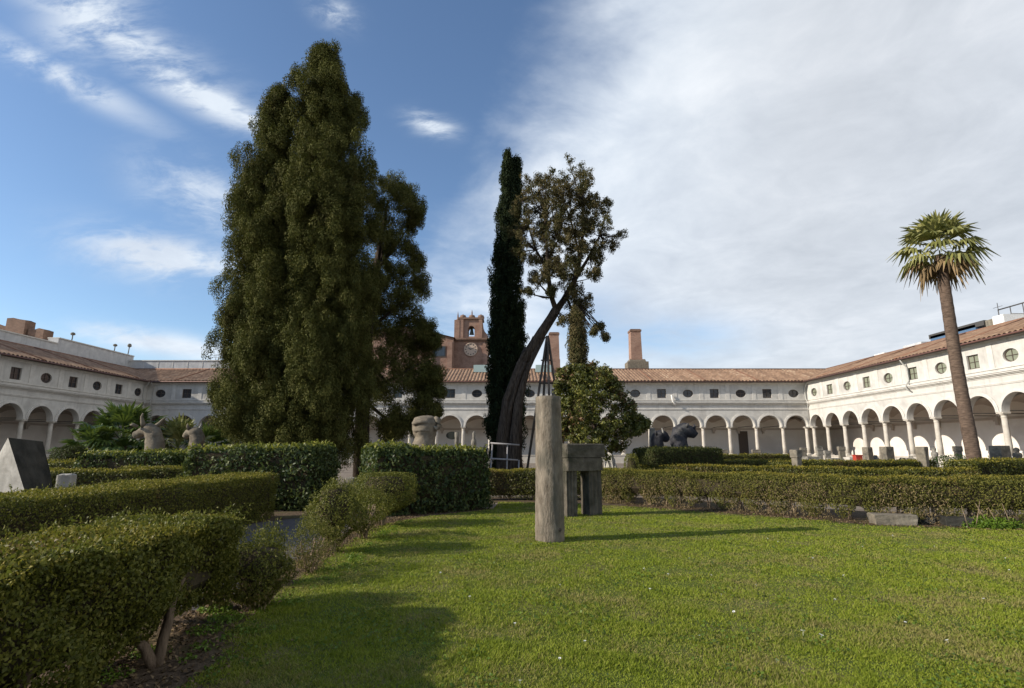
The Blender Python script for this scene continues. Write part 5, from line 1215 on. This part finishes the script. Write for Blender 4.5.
# blackened heads
t = head_thing('blackened head with one pale horn, turned away from the slim cypresses', 660, 24, 1.25)
q = lambda x, y, r, dy=0: PX(t, x, y, 24, dy) + (r,)
body('head', [q(657, 456, .28)+(.28,), q(657, 447, .24)+(.26,), q(657.5, 441, .24)+(.27,), q(659, 436.8, .25)+(.27,), q(662.5, 436.5, .22)+(.25,), q(666, 439, .16)+(.19,), q(668.3, 440.6, .11)+(.13,)], 'stone_head_dark', t, 9, .03)
horn(t, [PX(t, 662.5, 434.5, 24, -.1), PX(t, 662, 431.5, 24, -.15), PX(t, 660.8, 428, 24, -.15)], 'marble', .075)
horn(t, [PX(t, 656, 433.5, 24, .15), PX(t, 657.5, 433, 24, .05), PX(t, 659, 433.6, 24, -.05)], 'marble', .07)
b = MB(); b.tube([PX(t, 655, 435, 24, -.3), PX(t, 653.5, 433, 24, -.42), PX(t, 653.2, 431, 24, -.45)], [.05, .07, .02], 8); b.build('ear', 'stone_head_dark', t)
t = head_thing('massive blackened head on a bulky neck, its snout raised beside the horned one', 681, 23.5, 1.25)
q = lambda x, y, r, dy=0: PX(t, x, y, 23.5, dy) + (r,)
body('head', [q(680, 458, .42)+(.42,), q(679.5, 447, .34)+(.34,), q(678.3, 440, .34)+(.35,), q(679, 433, .30)+(.33,), q(684, 429.8, .28)+(.28,), q(689, 430.8, .24)+(.24,), q(693.5, 433.6, .17)+(.19,), q(696, 435.6, .12)+(.13,)], 'stone_head_dark', t, 11, .04)
horn(t, [PX(t, 685, 427, 23.5, -.2), PX(t, 685.5, 425, 23.5, -.25), PX(t, 687, 423.5, 23.5, -.25)], 'stone_head_dark', .10)
horn(t, [PX(t, 692.5, 429, 23.5, -.1), PX(t, 693.8, 426.5, 23.5, -.12), PX(t, 693.2, 424, 23.5, -.12)], 'stone_head_dark', .09)

# ------------------------------------------------------------------ lawn grass, weeds, leaf litter, daisies
def inside(px, py, poly):
    c = np.zeros(len(px), bool); n = len(poly)
    for i in range(n):
        x0, y0 = poly[i]; x1, y1 = poly[(i+1) % n]
        k = ((y0 > py) != (y1 > py)) & (px < (x1-x0)*(py-y0)/((y1-y0) if y1 != y0 else 1e-9)+x0); c ^= k
    return c
def grass(n=820000):
    y = 3.3 + (17.4-3.3)*rng.random(n)**1.75; x = (rng.random(n)*2-1)*(y*1.02+1.2)
    k = inside(x, y, LAWN); x, y = x[k], y[k]; P = np.stack([x, y, 0*x], 1)
    hd = np.abs((y - np.interp(x, [3.1, 5.75, 7.7, 10.3, 14], [16.1, 14.15, 12.25, 11.4, 10.6]))); wn = np.clip(1.15 - hd/1.6, 0, 1)*(x > 2)*(.6 + .5*smooth_noise(P, 2.2, 120))
    k = rng.random(len(x)) > wn*.85; x, y, P = x[k], y[k], P[k]
    d = np.hypot(x, y); n = len(x)
    clump = smooth_noise(P, 7, 101) + .7*smooth_noise(P, 23, 102, 2); worn = smooth_noise(P, 1.1, 103)
    h = (.019 + .013*rng.random(n) + .011*np.clip(clump, -1, 1.2)) * (1 - .3*np.clip(worn, 0, 1)); h = np.clip(h, .008, .08)
    w = .0021 + .00066*d
    a = rng.random(n)*6.283; lean = rng.normal(size=(n, 2))*.6
    t = np.stack([np.cos(a)*w, np.sin(a)*w, 0*w], 1)
    V = np.empty((n, 3, 3)); V[:, 0] = P - t; V[:, 1] = P + t; V[:, 2] = P + np.stack([lean[:, 0]*h, lean[:, 1]*h, h], 1); V[:, :2, 2] = .002
    o = raw_mesh('grass', V.reshape(-1, 3), 3, 'grass_blade')
    return tag(o, 'short mown green grass of the lawn with drier yellowish patches', 'grass', kind='stuff')
grass()
def clover(n=26000):
    y = 3.4 + 11*rng.random(n)**1.9; x = (rng.random(n)*2-1)*(y*1.02+1.2); P = np.stack([x, y, 0*x], 1)
    k = inside(x, y, LAWN) & (smooth_noise(P, 3.4, 140) + .5*smooth_noise(P, 11, 141, 2) > .32); P = P[k]; P[:, 2] = .018 + .03*rng.random(len(P))
    o = raw_mesh('clover', leaf_verts(P, np.tile([0, 0, 1.], (len(P), 1)), .026 + .0015*P[:, 1], .020 + .0012*P[:, 1], .45), 4, 'clover')
    return tag(o, 'low clover and broad-leaved weeds mixed through the lawn grass', 'clover', kind='stuff')
clover()
def weeds(name, label, spots, mat='weed_leaf', leaf=.035):
    Ps, Ns = [], []
    for (x, y, r, m, hh) in spots:
        a = rng.random(m)*6.283; q = np.sqrt(rng.random(m))*r; z = rng.random(m)**1.2*hh*(1-.5*q/r)+.008
        Ps.append(np.stack([x+q*np.cos(a), y+q*np.sin(a), z], 1)); Ns.append(np.stack([np.cos(a)*.4, np.sin(a)*.4, 1+0*a], 1))
    P, N = np.concatenate(Ps), np.concatenate(Ns)
    o = raw_mesh(name, leaf_verts(P, N, leaf, leaf*.5, .6, .3, .3), 4, mat)
    return o
g = []
for (px, py, r, m, hh) in ((215, 612, .16, 500, .10), (225, 620, .18, 500, .07), (250, 600, .15, 300, .05), (205, 632, .15, 250, .05), (30, 660, .25, 420, .06), (100, 680, .2, 300, .05), (150, 655, .15, 250, .05)):
    p = on_ground(px, py); g.append((p.x, p.y, r, m, hh))
for k in range(60): g.append((-2.35+random.uniform(-.2, .15), random.uniform(4.5, 12.8), random.uniform(.05, .16), 45, random.uniform(.03, .08)))
tag(weeds('weeds', '', g, leaf=.03), 'bright green weeds sprouting along the border row and at its foot', 'weeds', kind='stuff')
p = on_ground(993, 528); t = thing('weed_patch', 'bright green weed patch with dry stalks under the lawn hedge', 'weeds', p)
o = weeds('leaves', '', [(.0, .1, .42, 1500, .26), (.4, .05, .3, 700, .22), (-.35, .08, .25, 450, .16)], leaf=.055); o.parent = t
for (dx, dz, l) in ((-.55, .45, -.1), (-.4, .55, .15), (-.1, .5, -.25), (.1, .42, -.2), (.35, .5, -.15)):
    b = MB(); b.tube([(dx, -.05, 0), (dx+l*.5, -.07, dz*.5), (dx+l, -.08, dz)], [.009, .007, .004], 5); b.build('stalk', 'twig', t)
n = 5200; y = 2.6 + 13*rng.random(n)**1.3; x = np.interp(y, [2, 4.5, 5.6, 9, 12, 14, 16], [-2.75, -2.7, -3.0, -3.05, -3.0, -2.3, -.8]) + rng.normal(size=n)*np.where(y < 5, .33, .2)
P = np.stack([x, y, .012+.014*rng.random(n)], 1)
tag(raw_mesh('leaf_litter', leaf_verts(P, np.tile([0, 0, 1.], (n, 1)), .045, .025, .35), 4, 'dead_leaf'), 'brown fallen leaves strewn on the soil below the border hedges', 'leaf litter', kind='stuff')
n = 3000; q = rng.random(n); xs = np.interp(q, np.linspace(0, 1, 5), [3.3, 5.8, 7.8, 10.4, 15]); ys = np.interp(xs, [3.3, 5.8, 7.8, 10.4, 15], [16.2, 14.3, 12.4, 11.5, 10.5]) + rng.normal(size=n)*.35
tag(raw_mesh('leaf_litter', leaf_verts(np.stack([xs, ys, .012+.014*rng.random(n)], 1), np.tile([0, 0, 1.], (n, 1)), .05, .028, .35), 4, 'dead_leaf'), 'brown fallen leaves under the stems of the long lawn hedge', 'leaf litter', kind='stuff')
proto = None
DA = [(803, 637), (820, 641), (776, 663), (520, 686), (650, 592), (757, 587), (722, 597), (735, 615), (835, 602), (863, 548), (880, 545), (1006, 560), (1010, 572), (711, 577), (893, 537), (935, 548), (812, 560), (768, 540), (777, 543), (600, 518), (612, 516), (590, 521), (630, 517), (645, 571), (668, 577), (585, 645), (700, 640), (560, 662), (905, 625), (950, 645), (985, 602), (845, 578), (690, 560), (560, 587), (515, 627), (440, 575), (470, 600)]
for i, (px, py) in enumerate(DA):
    p = on_ground(px, py)
    if proto is None:
        b = MB()
        for k in range(10):
            a = k*.628; b.face([(.004*math.cos(a), .004*math.sin(a), .05), (.016*math.cos(a-.25), .016*math.sin(a-.25), .055), (.02*math.cos(a), .02*math.sin(a), .054), (.016*math.cos(a+.25), .016*math.sin(a+.25), .055)])
        b.tube([(0, 0, 0), (.003, 0, .05)], .0008, 4)
        proto = o = b.build('daisy', 'daisy')
    else: o = proto.copy(); C.objects.link(o)
    o.location = p; o.rotation_euler = (random.uniform(-.5, .1), random.uniform(-.3, .3), random.uniform(0, 6)); o.scale = (random.uniform(.5, .75),)*3 if i > 1 else (1.0,)*3
    tag(o, 'tiny white daisy flower dotted in the mown lawn', 'daisy', 'daisies scattered over the lawn')
